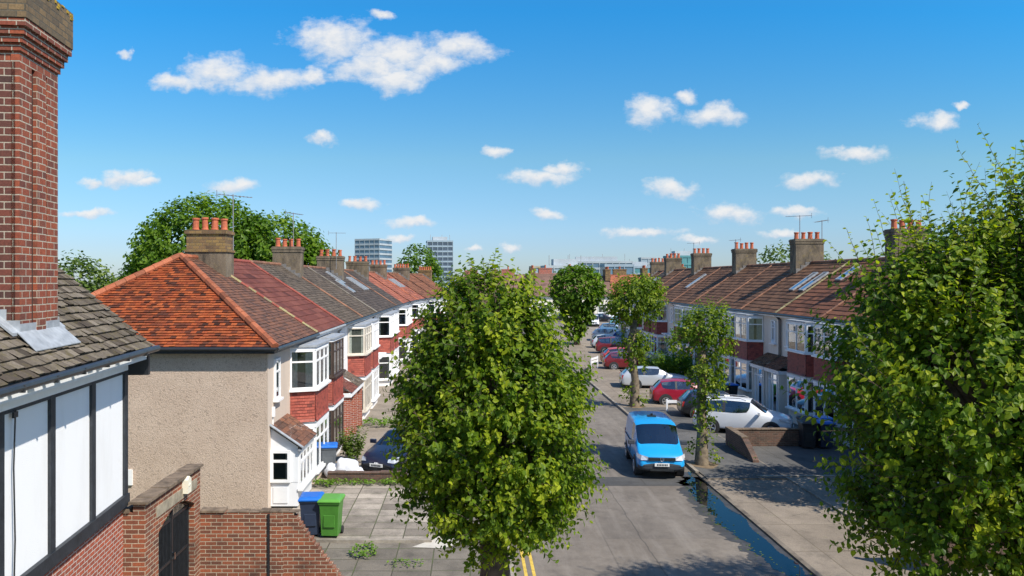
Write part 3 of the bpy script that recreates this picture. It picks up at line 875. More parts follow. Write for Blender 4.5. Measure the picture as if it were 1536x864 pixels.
    pl = q.build('number_plate', m['plate'], root)
    q = MB(); q.box(bx-.03, bx+.02, -.26, .26, .62, .735); q.build('rear_plate', m['plate_y'], root)
    if badge:
        q = MB(); c0 = Vector((fx+.045,0,.755)); N2 = 16
        for i in range(N2):
            t0, t1 = 2*math.pi*i/N2, 2*math.pi*(i+1)/N2
            q.tube(c0+Vector((0,math.cos(t0)*.07,math.sin(t0)*.07)), c0+Vector((0,math.cos(t1)*.07,math.sin(t1)*.07)), .009, n=5)
        for (p,qv) in (((-.03,.055),(0,.008)),((0,.008),(.03,.055)),((-.058,.03),(-.028,-.055)),((-.028,-.055),(0,-.005)),((0,-.005),(.028,-.055)),((.028,-.055),(.058,.03))):
            q.tube(c0+Vector((.004,p[0],p[1])), c0+Vector((.004,qv[0],qv[1])), .008, n=5)
        q.build('badge', m['chrome'], root)
    if rails:
        q = MB()
        for s2 in (1,-1): q.path([(-1.5,s2*.56,1.60),(-1.3,s2*.56,1.70),(0,s2*.56,1.72),(.25,s2*.56,1.64)], [.018]*4, 6)
        q.build('roof_rail', m['metal'], root)
    return root
# ------------------------------------------------------------------ camera, light, sky
cam = bpy.data.cameras.new('camera'); co = bpy.data.objects.new('camera', cam); COL.objects.link(co)
co.location = (0,0,7.2); co.rotation_euler = (R(90),0,0)
cam.sensor_width = 36; cam.lens = F/1536*36
cam.shift_x = 63/1536; cam.shift_y = -11/1536
cam.clip_start = .1; cam.clip_end = 6000
scene.camera = co
S = Vector((.485,-.445,.76)).normalized()
sl = bpy.data.lights.new('sun','SUN'); sl.energy = 5.0; sl.angle = R(.55); sl.color = (1.0,.935,.83)
so = bpy.data.objects.new('sun', sl); COL.objects.link(so); so.location = (30,-30,60)
so.rotation_euler = (-S).to_track_quat('-Z','Y').to_euler()

wd = bpy.data.worlds.new('World'); scene.world = wd; wd.use_nodes = True
class WT(NT):
    def __init__(s, t): s.t = t
    pass
wt = WT(wd.node_tree); wd.node_tree.nodes.clear()
sky = wt.n('TexSky', sky_type='NISHITA', sun_disc=False, sun_elevation=math.asin(S.z), sun_rotation=math.atan2(S.x,S.y), altitude=50, air_density=1.0, dust_density=.35, ozone_density=2.2)
gen = wt.n('TexCoord').outputs['Generated']
sp = wt.n('SeparateXYZ', {0: gen})
yy = wt.math('MAXIMUM', sp.outputs['Y'], .001)
u = wt.math('DIVIDE', sp.outputs['X'], yy); v = wt.math('DIVIDE', sp.outputs['Z'], yy)
uvv = wt.n('CombineXYZ', {0: u, 1: v, 2: 0.0}).outputs[0]
warp = wt.n('TexNoise', {'Vector': uvv, 'Scale': 16.0, 'Detail': 5.0, 'Roughness': .6}).outputs['Color']
warp = wt.n('VectorMath', {0: warp, 1: (.5,.5,.5)}, operation='SUBTRACT').outputs[0]
warp = wt.n('VectorMath', {0: warp, 1: (.060,.040,0)}, operation='MULTIPLY').outputs[0]
q = wt.n('VectorMath', {0: uvv, 1: warp}, operation='ADD').outputs[0]
CL = [(500,62,75,36),(590,78,80,34),(560,100,95,26),(690,74,66,27),(595,118,58,26),(640,95,70,26),(325,108,62,30),(400,118,78,22),(270,124,48,14),(470,112,40,14),(567,22,22,9),(188,82,18,9),(186,270,52,17),(215,276,32,10),(140,274,26,10),(352,276,44,15),(134,322,46,9),
      (480,211,32,10),(743,226,26,10),(545,310,34,11),(817,321,32,12),(618,336,46,9),(812,263,66,15),(840,252,30,14),(975,168,46,26),(1030,146,30,11),(1068,176,50,19),
      (1010,280,46,19),(1408,180,46,15),(1444,160,14,6),(1284,230,58,15),(1213,269,52,16),(1092,320,62,18),(1192,317,42,10),(960,351,70,9),(1050,362,38,8),(605,357,28,7),(770,370,22,7),(1180,346,44,7),(710,372,20,5)]
mm = None; by = None
for (cx,cy,a,b) in CL:
    d = wt.n('VectorMath', {0: q, 1: ((cx-705)/F, (421-cy)/F, 0)}, operation='SUBTRACT').outputs[0]
    d = wt.n('VectorMath', {0: d, 1: (F/a, F/b, 0)}, operation='MULTIPLY').outputs[0]
    l = wt.n('VectorMath', {0: d}, operation='LENGTH').outputs['Value']
    dy = wt.n('SeparateXYZ', {0: d}).outputs['Y']
    if mm is None: mm, by = l, dy
    else:
        near_ = wt.math('LESS_THAN', l, mm)
        by = wt.math('ADD', by, wt.math('MULTIPLY', near_, wt.math('SUBTRACT', dy, by)))
        mm = wt.math('MINIMUM', mm, l)
fbm = wt.n('TexNoise', {'Vector': wt.n('VectorMath', {0: uvv, 1: (1.0,1.6,1)}, operation='MULTIPLY').outputs[0], 'Scale': 42.0, 'Detail': 8.0, 'Roughness': .62}).outputs['Fac']
dens = wt.math('SUBTRACT', wt.math('ADD', 1.0, wt.math('MULTIPLY', wt.math('SUBTRACT', fbm, .5), 1.3)), mm)
alpha = wt.ramp(dens, [(0.0,0.0),(.20,.22),(.48,.70),(.85,.96)])
front = wt.math('GREATER_THAN', sp.outputs['Y'], .05)
alpha = wt.math('MULTIPLY', alpha, front)
CLOUD = 6.7
shade = wt.ramp(wt.math('ADD', wt.math('ADD', wt.math('MULTIPLY', fbm, .75), wt.math('MULTIPLY', dens, .15)), wt.math('MULTIPLY', by, .32)), [(.12,(CLOUD*.66,CLOUD*.76,CLOUD*.90)),(.60,(CLOUD,CLOUD,CLOUD))])
hs = wt.n('HueSaturation', {'Saturation': 1.22, 'Value': 1.0, 'Color': sky.outputs[0]}).outputs[0]
tint = wt.ramp(v, [(0.0,(.385,.475,.71)),(.045,(.405,.495,.70)),(.154,(.50,.647,.66)),(.345,(.195,.76,.933)),(.55,(.55,.80,.92)),(.9,(.90,.94,.98))])
tint = wt.mix(front, (.86,.90,.93), tint)
hs = wt.mix(1.0, hs, tint, 'MULTIPLY')
hs = wt.n('VectorMath', {0: hs, 1: (1.5,1.5,1.5)}, operation='MULTIPLY').outputs[0]
bgc = wt.mix(alpha, hs, shade)
bg = wt.n('Background', {'Color': bgc, 'Strength': .10})
wo = wd.node_tree.nodes.new('ShaderNodeOutputWorld'); wd.node_tree.links.new(bg.outputs[0], wo.inputs[0])
wd.cycles.sampling_method = 'MANUAL'; wd.cycles.sample_map_resolution = 1024
scene.view_settings.view_transform = 'Standard'; scene.view_settings.look = 'None'
scene.view_settings.exposure = 0.40; scene.view_settings.gamma = 1.0
scene.cycles.max_bounces = 6; scene.cycles.transparent_max_bounces = 8; scene.cycles.diffuse_bounces = 3; scene.cycles.glossy_bounces = 3
scene.cycles.use_denoising = True

# ------------------------------------------------------------------ ground surfaces
def bend(y):
    if y < 70: return 0.0
    if y < 105: return .0025*(y-70)**2
    return .0025*35**2 + .175*(y-105)
def bang(y):
    return 0.0 if y < 70 else -math.atan(.005*min(y-70,35))

n = NT('aged_asphalt'); o = n.obj()
base = n.ramp(n.noise(o, .35, 5, .6), [(.3,(.128,.109,.089)),(.7,(.200,.174,.144))])
base = n.mix(n.ramp(n.noise(o, 2.2, 6, .7), [(.44,0.0),(.68,.65)]), base, (.095,.080,.066))
base = n.mix(n.ramp(n.noise(o, .9, 7, .75), [(.55,0.0),(.66,.35)]), base, (.06,.052,.046))
st_ = n.n('Mapping', {'Vector': o, 'Scale': (1.6, .16, 1.0)}).outputs[0]
bk = n.n('TexBrick', {'Vector': n.n('Mapping', {'Vector': o, 'Rotation': (0,0,1.5708)}).outputs[0], 'Scale': 1.0, 'Color1': (.84,.84,.85), 'Color2': (1.10,1.08,1.05), 'Mortar': (.8,.79,.77), 'Mortar Size': .02, 'Brick Width': 7.3, 'Row Height': 3.75, 'Bias': .1}, offset=.37)
base = n.mix(.85, base, bk.outputs['Color'], 'MULTIPLY')
base = n.mix(n.ramp(n.noise(st_, 1.2, 6, .7), [(.48,0.0),(.70,.45)]), base, (.27,.24,.205))
col = n.mix(1.0, base, n.ramp(n.noise(o, 90, 2), [(.3,.62),(.7,1.35)]), 'MULTIPLY')
wv = n.n('VectorMath', {0: o, 1: n.n('VectorMath', {0: n.n('TexNoise', {'Vector': o, 'Scale': 1.3, 'Detail': 4.0}).outputs['Color'], 'Scale': .55}, operation='SCALE').outputs[0]}, operation='ADD').outputs[0]
vo = n.n('TexVoronoi', {'Vector': wv, 'Scale': .40}, feature='DISTANCE_TO_EDGE').outputs['Distance']
crack = n.ramp(vo, [(0.0,.8),(.009,0.0)])
crack = n.math('MULTIPLY', crack, n.ramp(n.noise(o, .22, 2), [(.56,0.0),(.66,.8)]))
sx = n.n('SeparateXYZ', {0: o})
seam = n.math('ABSOLUTE', n.math('SUBTRACT', n.math('ADD', sx.outputs['X'], n.math('MULTIPLY', n.noise(o, .8, 4), .25)), 4.92))
seam = n.ramp(seam, [(.0,.75),(.028,.0)])
col = n.mix(n.math('MAXIMUM', crack, seam), col, (.04,.036,.032))
n.bsdf(col, .85, n.bump(n.math('ADD', n.noise(o, 110, 2), n.math('MULTIPLY', n.noise(o, 9, 5), .6)), .45, .012)); m['asphalt'] = n.mat

def tarmac(name, lo, hi, moss=0.0):
    n = NT(name); o = n.obj()
    c = n.ramp(n.noise(o, .6, 6, .65), [(.3, lo), (.7, hi)])
    c = n.mix(n.ramp(n.noise(o, 1.7, 6, .7), [(.52,0.0),(.74,.5)]), c, tuple(x*.55 for x in lo))
    if moss: c = n.mix(n.ramp(n.noise(o, 2.4, 7, .75), [(.58,0.0),(.72,moss)]), c, (.09,.10,.03))
    c = n.mix(1.0, c, n.ramp(n.noise(o, 80, 2), [(.3,.65),(.7,1.3)]), 'MULTIPLY')
    wv = n.n('VectorMath', {0: o, 1: n.n('VectorMath', {0: n.n('TexNoise', {'Vector': o, 'Scale': 1.1, 'Detail': 4.0}).outputs['Color'], 'Scale': .6}, operation='SCALE').outputs[0]}, operation='ADD').outputs[0]
    vo = n.n('TexVoronoi', {'Vector': wv, 'Scale': .45}, feature='DISTANCE_TO_EDGE').outputs['Distance']
    c = n.mix(n.math('MULTIPLY', n.ramp(vo, [(0,.7),(.010,0.0)]), n.ramp(n.noise(o, .4, 3), [(.5,0.0),(.6,1.0)])), c, (.045,.04,.03))
    jx = n.n('TexBrick', {'Vector': o, 'Scale': 1.0, 'Color1': (1,1,1), 'Color2': (.80,.79,.77), 'Mortar': (.5,.48,.42), 'Mortar Size': .022, 'Mortar Smooth': .5, 'Brick Width': 3.1, 'Row Height': 2.3}, offset=.0).outputs['Color']
    c = n.mix(.9, c, jx, 'MULTIPLY')
    c = n.mix(n.ramp(n.noise(o, .8, 7, .75), [(.52,0.0),(.66,.55)]), c, tuple(x*.42 for x in lo))
    n.bsdf(c, .88, n.bump(n.math('ADD', n.noise(o, 90, 2), n.noise(o, 7, 5)), .4, .012)); return n.mat
m['tarmac'] = tarmac('dark_tarmac', (.075,.073,.070), (.125,.12,.112))
m['tarmac_patch'] = tarmac('patched_tarmac', (.060,.060,.060), (.085,.084,.082))
m['path'] = tarmac('worn_footway', (.195,.160,.122), (.285,.236,.182), .5)
m['concrete'] = tarmac('drive_concrete', (.235,.195,.15), (.32,.27,.215), .4)
m['earth'] = plain('tree_pit_earth', (.17,.12,.07), .95, .5, 5, .6)
m['far_ground'] = plain('far_garden_ground', (.09,.11,.04), .95, .5, .2)
m['kerbstone'] = plain('kerb_stone', (.24,.21,.17), .85, .45, 2.2, .5)
m['kerb_wet'] = plain('stained_kerb', (.13,.108,.082), .8, .7, 1.6, .6)
m['cement'] = plain('fresh_cement', (.46,.43,.37), .9, .15, 3, .3)
m['yellow'] = plain('yellow_line_paint', (.55,.38,.06), .8, .3, 9)

def slabs(name, w_, h_, c1, c2, joint, moss):
    n = NT(name); o = n.obj()
    b = n.n('TexBrick', {'Vector': o, 'Scale': 1.0, 'Color1': c1, 'Color2': c2, 'Mortar': joint, 'Mortar Size': .018, 'Mortar Smooth': .3, 'Brick Width': w_, 'Row Height': h_, 'Bias': 0.0}, offset=0.0)
    gm = n.math('MULTIPLY', b.outputs['Fac'], n.ramp(n.noise(o, 1.5, 5), [(.42,0.0),(.6,moss)]))
    c = n.mix(gm, b.outputs['Color'], (.10,.14,.03))
    c = n.mix(n.ramp(n.noise(o, 1.5, 6, .7), [(.44,0.0),(.70,.7)]), c, tuple(x*.45 for x in c2))
    c = n.mix(1.0, c, n.ramp(n.noise(o, 40, 4), [(.3,.75),(.7,1.2)]), 'MULTIPLY')
    n.bsdf(c, .88, n.bump(n.math('ADD', n.math('MULTIPLY', b.outputs['Fac'], -1.0), n.math('MULTIPLY', n.noise(o, 30, 4), .5)), .6, .015)); return n.mat
m['slabs'] = slabs('garden_slabs', .92, .62, (.42,.365,.30), (.17,.145,.115), (.075,.065,.045), .9)
m['flags'] = slabs('footway_flags', .95, .80, (.205,.178,.14), (.125,.108,.085), (.06,.052,.036), .9)

def strip(name, xl, xr, ys, z, mat, kind='structure', thick=0.0):
    b = MB()
    for i in range(len(ys)-1):
        y0, y1 = ys[i], ys[i+1]
        p = [(xl(y0),y0,z),(xr(y0),y0,z),(xr(y1),y1,z),(xl(y1),y1,z)]
        if thick: b.prism([(a,b_,c-thick) for a,b_,c in p], (0,0,thick))
        else: b.quad(*p)
    o = b.build(name, mat, None); o['kind'] = kind; return o
YS = [-6,10,20,30,40,50,60,70,75,80,85,90,95,100,105,120,143]
b = MB(); b.quad((-2500,-200,-.03),(2500,-200,-.03),(2500,5000,-.03),(-2500,5000,-.03)); b.build('ground', m['far_ground'])['kind'] = 'structure'
strip('road', lambda y: .9+bend(y), lambda y: 8.6+bend(y), YS, 0.0, m['asphalt'])
b = MB(); b.quad((-40,142,.003),(90,142,.003),(90,149,.003),(-40,149,.003)); b.build('road', m['asphalt'])['kind'] = 'structure'
strip('pavement', lambda y: -1.05+bend(y), lambda y: .98+bend(y), YS, .095, m['flags'], thick=.1)
strip('pavement', lambda y: 8.54+bend(y), lambda y: 11.45+bend(y), [-6,10,20,28.19], .045, m['path'], thick=.05)
strip('pavement', lambda y: 8.54+bend(y), lambda y: 11.45+bend(y), [28.2]+YS[3:], .095, m['path'], thick=.1)
strip('kerb', lambda y: .98+bend(y), lambda y: 1.12+bend(y), YS, .11, m['kerbstone'], thick=.12)
strip('kerb', lambda y: 8.40+bend(y), lambda y: 8.54+bend(y), [29.2]+YS[3:], .11, m['kerbstone'], thick=.12)
strip('kerb', lambda y: 8.40, lambda y: 8.54, [-6,10,18,20,22,24,26,28,29.2], .052, m['kerb_wet'], thick=.06)
strip('front_yard_paving', lambda y: -6.3+bend(y), lambda y: -1.05+bend(y), [9,22.0], .092, m['flags'], thick=.1)
strip('front_yard_paving', lambda y: -6.3+bend(y), lambda y: -1.05+bend(y), [27.46,29]+YS[3:], .092, m['concrete'], thick=.1)
strip('front_yard_paving', lambda y: 11.45+bend(y), lambda y: 17.2+bend(y), [9,28.6], .092, m['concrete'], thick=.1)
strip('front_yard_paving', lambda y: 11.45+bend(y), lambda y: 17.2+bend(y), [28.6,42.7], .092, m['tarmac'], thick=.1)
strip('front_yard_paving', lambda y: 11.45+bend(y), lambda y: 17.2+bend(y), [42.7]+YS[4:], .092, m['concrete'], thick=.1)
strip('pavement_tarmac', lambda y: 8.56, lambda y: 11.4, [28.2,36,44], .099, m['tarmac'])
strip('road_patch', lambda y: 4.1, lambda y: 8.38, [27.5,28.75], .004, m['tarmac_patch'])
strip('yellow_line', lambda y: 1.33, lambda y: 1.41, [5,32], .004, m['yellow'])
strip('yellow_line', lambda y: 1.53, lambda y: 1.61, [5,32], .004, m['yellow'])
# slabbed garden with a raised edge
b = MB(); b.box(-6.2,-1.16,21.42,27.45,.0,.135); b.build('garden_slabs', m['slabs'])['kind'] = 'structure'
b = MB(); b.box(-4.7,-1.04,21.27,21.41,.0,.16); b.box(-1.15,-1.04,21.415,27.0,.0,.158); b.build('garden_kerb', m['kerbstone'])['kind'] = 'structure'
b = MB(); b.add([(-1.55,20.9,.1),(-.75,20.8,.1),(-.3,21.15,.1),(-.35,21.75,.1),(-1.35,21.8,.1),(-1.2,21.3,.1)], [(0,1,2,3,4,5)]); b.build('cement_patch', m['cement'])['kind'] = 'structure'
b = MB(); b.box(10.4,16.0,28.38,28.56,.05,.125); b.build('yard_edging', m['kerbstone'])['kind'] = 'structure'
b = MB(); b.box(11.42,11.50,19.4,28.37,.05,.105); b.build('yard_edging', m['kerbstone'])['kind'] = 'structure'
# puddle along the gutter
rr = random.Random(3)
Lp, Rp, Lw = [], [], []
for i in range(136):
    t = i/135; y = 19.0+t*10.5
    xl = 7.72-.34*math.sin(t*math.pi*.9)+.36*(t**3) + .07*math.sin(y*2.1)+.05*math.sin(y*5.3+1)+rr.uniform(-.07,.07)
    if t > .86: xl += (t-.86)/.14*(8.36-xl)
    Lp.append((xl,y)); Rp.append((8.36-.05*(1+math.sin(y*3.1))-.06*(1+math.sin(y*1.7+2))-rr.uniform(0,.05),y)); Lw.append((xl-.16-.12*math.sin(y*1.3+1)**2-.08*math.sin(y*4.1)**2-rr.uniform(0,.14),y))
b = MB()
for i in range(135): b.quad((*Lp[i],.008),(*Rp[i],.008),(*Rp[i+1],.008),(*Lp[i+1],.008))
n = NT('puddle_water'); n.bsdf((.005,.007,.009), .012, n.bump(n.noise(n.obj(), 2.5, 2), .02, .02), IOR=1.33, **{'Specular_IOR_Level': .42}); m['water'] = n.mat
b.build('puddle', m['water'])['kind'] = 'structure'
b = MB()
for i in range(135): b.quad((*Lw[i],.004),(8.392,Rp[i][1],.004),(8.392,Rp[i+1][1],.004),(*Lw[i+1],.004))
m['wet'] = plain('wet_asphalt', (.055,.050,.044), .45, .4, 3, .3)
b.build('wet_road_edge', m['wet'])['kind'] = 'structure'
b = MB()
for i in range(170):
    k = rr.randrange(135); f = rr.random()
    x = (Lp[k][0] + rr.gauss(0,.10)) if f < .7 else rr.uniform(Lp[k][0], 8.38); y = Lp[k][1]+rr.uniform(0,.2)
    if x > 8.37: continue
    a = rr.uniform(0,6.3); s = rr.uniform(.02,.05)
    d = Vector((math.cos(a),math.sin(a),0)); e = Vector((-d.y,d.x,0)); c = Vector((x,y,.0125))
    b.quad(c-d*s, c-e*s*.5+Vector((0,0,.004)), c+d*s, c+e*s*.5)
o = b.build('fallen_leaves', LEAF['olive'], None, uv=False, nrm=False); o['kind'] = 'stuff'

# ------------------------------------------------------------------ near timber-framed house
P0 = Vector((-6.81,15.5,0)); dv = Vector((.0924,-.9957,0)).normalized(); nv = Vector((.9957,.0924,0)).normalized()
TH = lambda s, o_, z: (s*dv.x+o_*nv.x, s*dv.y+o_*nv.y, z)       # s towards the camera, o outwards
th = empty('timber_house', (P0.x,P0.y,0), 0, 'white house with black timber framing, mossy grey roof and tall red brick chimney', 'house'); th['kind'] = 'thing'
b = MB(TH); b.box(.0, 9.5, -9.6, -.03, 0, 2.84); b.build('brick_wall', m['brick_red'], th)
b = MB(TH); b.box(.02, 9.5, -9.6, .0, 2.84, 5.62); b.build('plaster_wall', m['panel_white'], th)
for s0 in (.0,1.66,3.30,4.90,6.5):
    b = MB(TH); w_ = .17
    b.box(s0, s0+w_, .0, .05, 2.99, 5.42); b.build('timber_post', m['black_timber'], th)
b = MB(TH); b.box(-.03, 9.4, -.02, .075, 2.78, 3.0); b.build('timber_rail', m['black_timber'], th)
b = MB(TH); b.box(.17, 9.4, .002, .045, 5.38, 5.43); b.build('timber_rail', m['black_timber'], th)
b = MB(TH); b.box(-.25, 9.4, .30, .325, 5.62, 5.82); b.box(-.25, 9.4, .0, .30, 5.62, 5.645); b.box(.0, 9.4, .002, .05, 5.435, 5.615); b.build('fascia', m['white_paint'], th)
b = MB(TH); b.box(-.36,-.26,-.05,.36,5.30,5.72); b.box(-.34,-.28,-1.2,-.05,5.60,5.75); b.build('eaves_end_box', m['black_paint'], th)
EZ = 5.87; PIT = .87
rd = -5.2
b = MB(TH)
tr_ = random.Random(11)
tiles(b, (9.4,.42,EZ), (-.35,.42,EZ), (9.4,rd,EZ+PIT*(.42-rd)), (-.35,rd,EZ+PIT*(.42-rd)), .185, .21, .038, tr_, .012)
b.mi = 1; b.quad((9.4,.40,EZ-.015),(-.34,.40,EZ-.015),(-.34,rd,EZ+PIT*(.40-rd)-.02),(9.4,rd,EZ+PIT*(.40-rd)-.02))
b.quad((9.4,rd,EZ+PIT*(.42-rd)),(-.34,rd,EZ+PIT*(.42-rd)),(-.34,-10.2,EZ),(9.4,-10.2,EZ))
roof_t = b.build('roof', [m['tile_mossy'], m['room']], th, nrm=False)
b = MB(TH); b.obox((-.33,.40,EZ-.17), (.03,0,0), (0,-5.6,PIT*5.6), (0,0,.15)); b.build('bargeboard', m['black_timber'], th)
b = MB(TH); b.tube((-.42,.49,EZ-.04),(9.4,.49,EZ-.06),.062,n=10)
for s0 in (.4,1.4,2.4,3.4,4.4,5.4): b.box(s0,s0+.04,.34,.55,EZ-.12,EZ-.02)
b.build('gutter', m['gutter'], th)
b = MB(TH); b.path([(4.62,.06,5.40),(4.66,.055,4.6),(4.63,.06,3.6),(4.66,.06,3.0)], [.012]*4, 5); b.box(4.58,4.70,.05,.08,5.30,5.38); b.build('cable', m['black_paint'], th)
# tall stack
b = MB(TH); s0, s1, o0, o1 = 2.74, 4.04, -1.65, -.15
b.box(s0,s1-.015,o0,o1-.12,5.4,10.78)
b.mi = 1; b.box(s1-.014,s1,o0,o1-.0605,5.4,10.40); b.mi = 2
for (sa,sb) in ((s0+.38,s0+.50),(s1-.50,s1-.38)): b.box(sa+.001,sb-.001,o1-.1195,o1-.035,5.4,10.36)  # dark boxes paint the shade inside the two grooves
b.mi = 0
for (sa,sb,oo) in ((s0,s0+.38,0),(s0+.50,s1-.50,.03),(s1-.38,s1,0)): b.box(sa,sb,o1-.12,o1+oo,5.4,10.40)
b.box(s0,s1,o1-.12,o1,10.401,10.78)
for k in range(4):
    e = .03+.042*k; b.box(s0-e,s1+e,o0-e,o1+e,10.56+.11*k,10.665+.11*k)
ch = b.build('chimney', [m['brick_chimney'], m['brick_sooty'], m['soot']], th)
b = MB(TH); e = .17; b.box(s0-e,s1+e,o0-e,o1+e,11.002,11.60); b.build('chimney_cap', m['brick_cap'], ch)
rr_ = random.Random(4); b = MB(TH)
for k in range(46):
    a_ = rr_.uniform(s0-e,s1+e-.1); z_ = 11.60-abs(rr_.gauss(0,.09)); w_ = rr_.uniform(.03,.10); h_ = rr_.uniform(.02,.05)
    if k % 2: b.box(a_,a_+w_,o1+e,o1+e+.012,max(z_-h_,11.2),min(z_,11.6))
    else:
        o_ = rr_.uniform(o0,o1); b.box(s1+e,s1+e+.012,o_,o_+w_,max(z_-h_,11.2),min(z_,11.6))
o_l = b.build('lichen', m['lichen'], ch); o_l['kind'] = 'stuff'
b = MB(TH)
zf = lambda o_: EZ+PIT*(.42-o_)
b.prism([(s0-.02,o1+.018,zf(o1)-.05),(s1+.02,o1+.018,zf(o1)-.05),(s1+.02,o1+.018,zf(o1)+.20),(s0-.02,o1+.018,zf(o1)+.20)], (0,-.015,0))
b.prism([(s0-.12,o1+.02,zf(o1)+.075),(s1+.12,o1+.02,zf(o1)+.075),(s1+.16,o1+.30,zf(o1+.30)+.070),(s0-.16,o1+.30,zf(o1+.30)+.070)], (0,0,.014))
for side_s in (s0-.022, s1+.008):
    for k in range(8):
        oo = o1-.19*k; z_ = zf(oo)
        b.box(side_s, side_s+.014, oo-.19, oo+.012, z_-.05, z_+.22+.03)
b.prism([(s1+.02,o1+.02,zf(o1)+.035),(s1+.24,o1+.02,zf(o1)+.035),(s1+.24,o0,zf(o0)+.035),(s1+.02,o0,zf(o0)+.035)], (0,0,.045))
b.prism([(s0-.02,o1+.02,zf(o1)+.035),(s0-.24,o1+.02,zf(o1)+.035),(s0-.24,o0,zf(o0)+.035),(s0-.02,o0,zf(o0)+.035)], (0,0,.045))
b.build('flashing', m['lead'], ch)

# ------------------------------------------------------------------ arched gate wall and raking wall
gw = empty('gate_wall', (-6.4,15.45,0), 0, 'tall brick wall with an arched black gate and a cream lamp box', 'wall'); gw['kind'] = 'thing'
arc = [(2.75+.65 - 1.0*1 + 0, 0)]
y0, y1, ya, yb, zt, zs, zc = 0.0, 3.15, .66, 2.78, 2.80, 2.02, 2.32
prof = [(y0,0),(ya,0),(ya,zs)]
for i in range(1,12):
    t = i/12; prof.append((ya+(yb-ya)*t, zs+(zc-zs)*math.sin(math.pi*t)))
prof += [(yb,zs),(yb,0),(y1,0),(y1,zt),(y0,zt)]
b = MB(); b.prism([(-.24,y,z) for y,z in prof], (.24,0,0)); b.box(-.55,-.243,-.0,.25,0,2.62); b.build('brickwork', m['brick_wall'], gw)
b = MB()
for i in range(9):
    yy0 = -.06+i*.36; b.obox((-.31,yy0,zt+.002), (.38,0,0), (0,.352,0), (0,0,.055+rr.uniform(-.01,.012)))
b.box(-.58,-.315,-.04,.30,2.622,2.70)
b.build('coping', m['coping'], gw)
b = MB()
for i in range(7):
    yy0 = ya-.12+i*(yb-ya+.24)/7; b.box(.0,.018,yy0,yy0+(yb-ya+.24)/7-.012,zc+.04,zc+.27)
b.build('stone_band', m['stone'], gw)
b = MB(); b.prism([(.0,1.98,2.46),(.0,2.20,2.46),(.0,2.20,2.76),(.0,2.09,2.83),(.0,1.98,2.76)], (.13,0,0)); b.box(.13,.145,2.05,2.13,2.62,2.66); b.build('lamp_box', m['cream_box'], gw)
b = MB()
def archz(y): return zs+(zc-zs)*math.sin(math.pi*max(0,min(1,(y-ya)/(yb-ya))))
b.box(-.17,-.13,ya+.01,ya+.07,.04,zs-.02); b.box(-.17,-.13,yb-.07,yb-.01,.04,zs-.02); b.box(-.17,-.12,1.69,1.76,.04,zc-.04)
for zz in (.12,1.05,1.95): b.box(-.17,-.135,ya+.07,1.69,zz,zz+.06); b.box(-.17,-.135,1.76,yb-.07,zz,zz+.06)
k = 0
for i in range(26):
    y = ya+.10+i*(yb-ya-.2)/25; b.tube((-.15,y,.06),(-.15,y,archz(y)-.04),.011,n=5)
for i in range(12):
    t0, t1 = i/12, (i+1)/12; pA = ya+(yb-ya)*t0; pB = ya+(yb-ya)*t1
    b.tube((-.15,pA,archz(pA)-.035),(-.15,pB,archz(pB)-.035),.03,n=6)
b.box(-.20,-.175,ya+.02,yb-.02,.06,zs-.03)
gt = b.build('gate', m['black_paint'], gw)
b = MB(); b.box(-.12,-.06,1.70,1.745,1.1,1.25); b.build('handle', m['chrome'], gt)

rw = empty('raked_wall', (-6.4,18.6,0), 0, 'brick garden wall with stepped raking end in front of the pebbledashed gable', 'wall'); rw['kind'] = 'thing'
b = MB(); zt = 1.70; H = .088; prof = [(0,0)]
nst = int(zt/H); xs = 2.22
top = [(0,zt)]
x = xs; z_ = zt
top.append((x, z_))
while z_ > H:
    z_ -= H; top.append((x, z_)); x += 1.28/nst*rr.uniform(.6,1.4); top.append((x, z_))
prof = [(0,0)]+top+[(x,0)]
b.prism([(px_,0,pz_) for px_,pz_ in prof], (0,.23,0)); b.box(1.66,1.98,-.035,-.001,0,zt-.02)
b.build('brickwork', m['brick_wall'], rw)
b = MB(); b.box(1.60,1.66,-.03,-.002,0,zt-.03); b.build('downpipe', m['black_paint'], rw)  # flat black strip stands in for the dark gap beside the pier
b = MB()
b.box(-.02,.58,-.035,.26,zt+.002,zt+.05)
xx = .62
while xx < 2.2:
    w_ = rr.uniform(.18,.3); b.box(xx,xx+w_-.01,-.01,.235,zt+.002,zt+rr.choice((.012,.03,.045))); xx += w_
b.build('coping', m['coping'], rw)
# ------------------------------------------------------------------ left-hand terrace
LG = 'terrace with red tile-hung bays facing the sun'; RG = 'terrace with brown roofs in the shade'
X0 = -6.2
h1, T1 = house('L', X0, 24.0, 6.2, 'end terrace house with orange hipped roof and brown pebbledashed gable', 'tile_brown', 'beige_render', hip=True, verge='verge_lichen',
      stack=dict(mat='brick_stock', low='grey_render', ledge=8.28, u=6.0, v=-3.75, wu=.95, wv=1.46, z1=9.12), aer=dict(u=6.45, v=-3.0, z0=8.3, z1=10.55, boom=1.6, ang=.2, second=False), gauge=.155, tw=.165, pipe=False, gut='gutter')
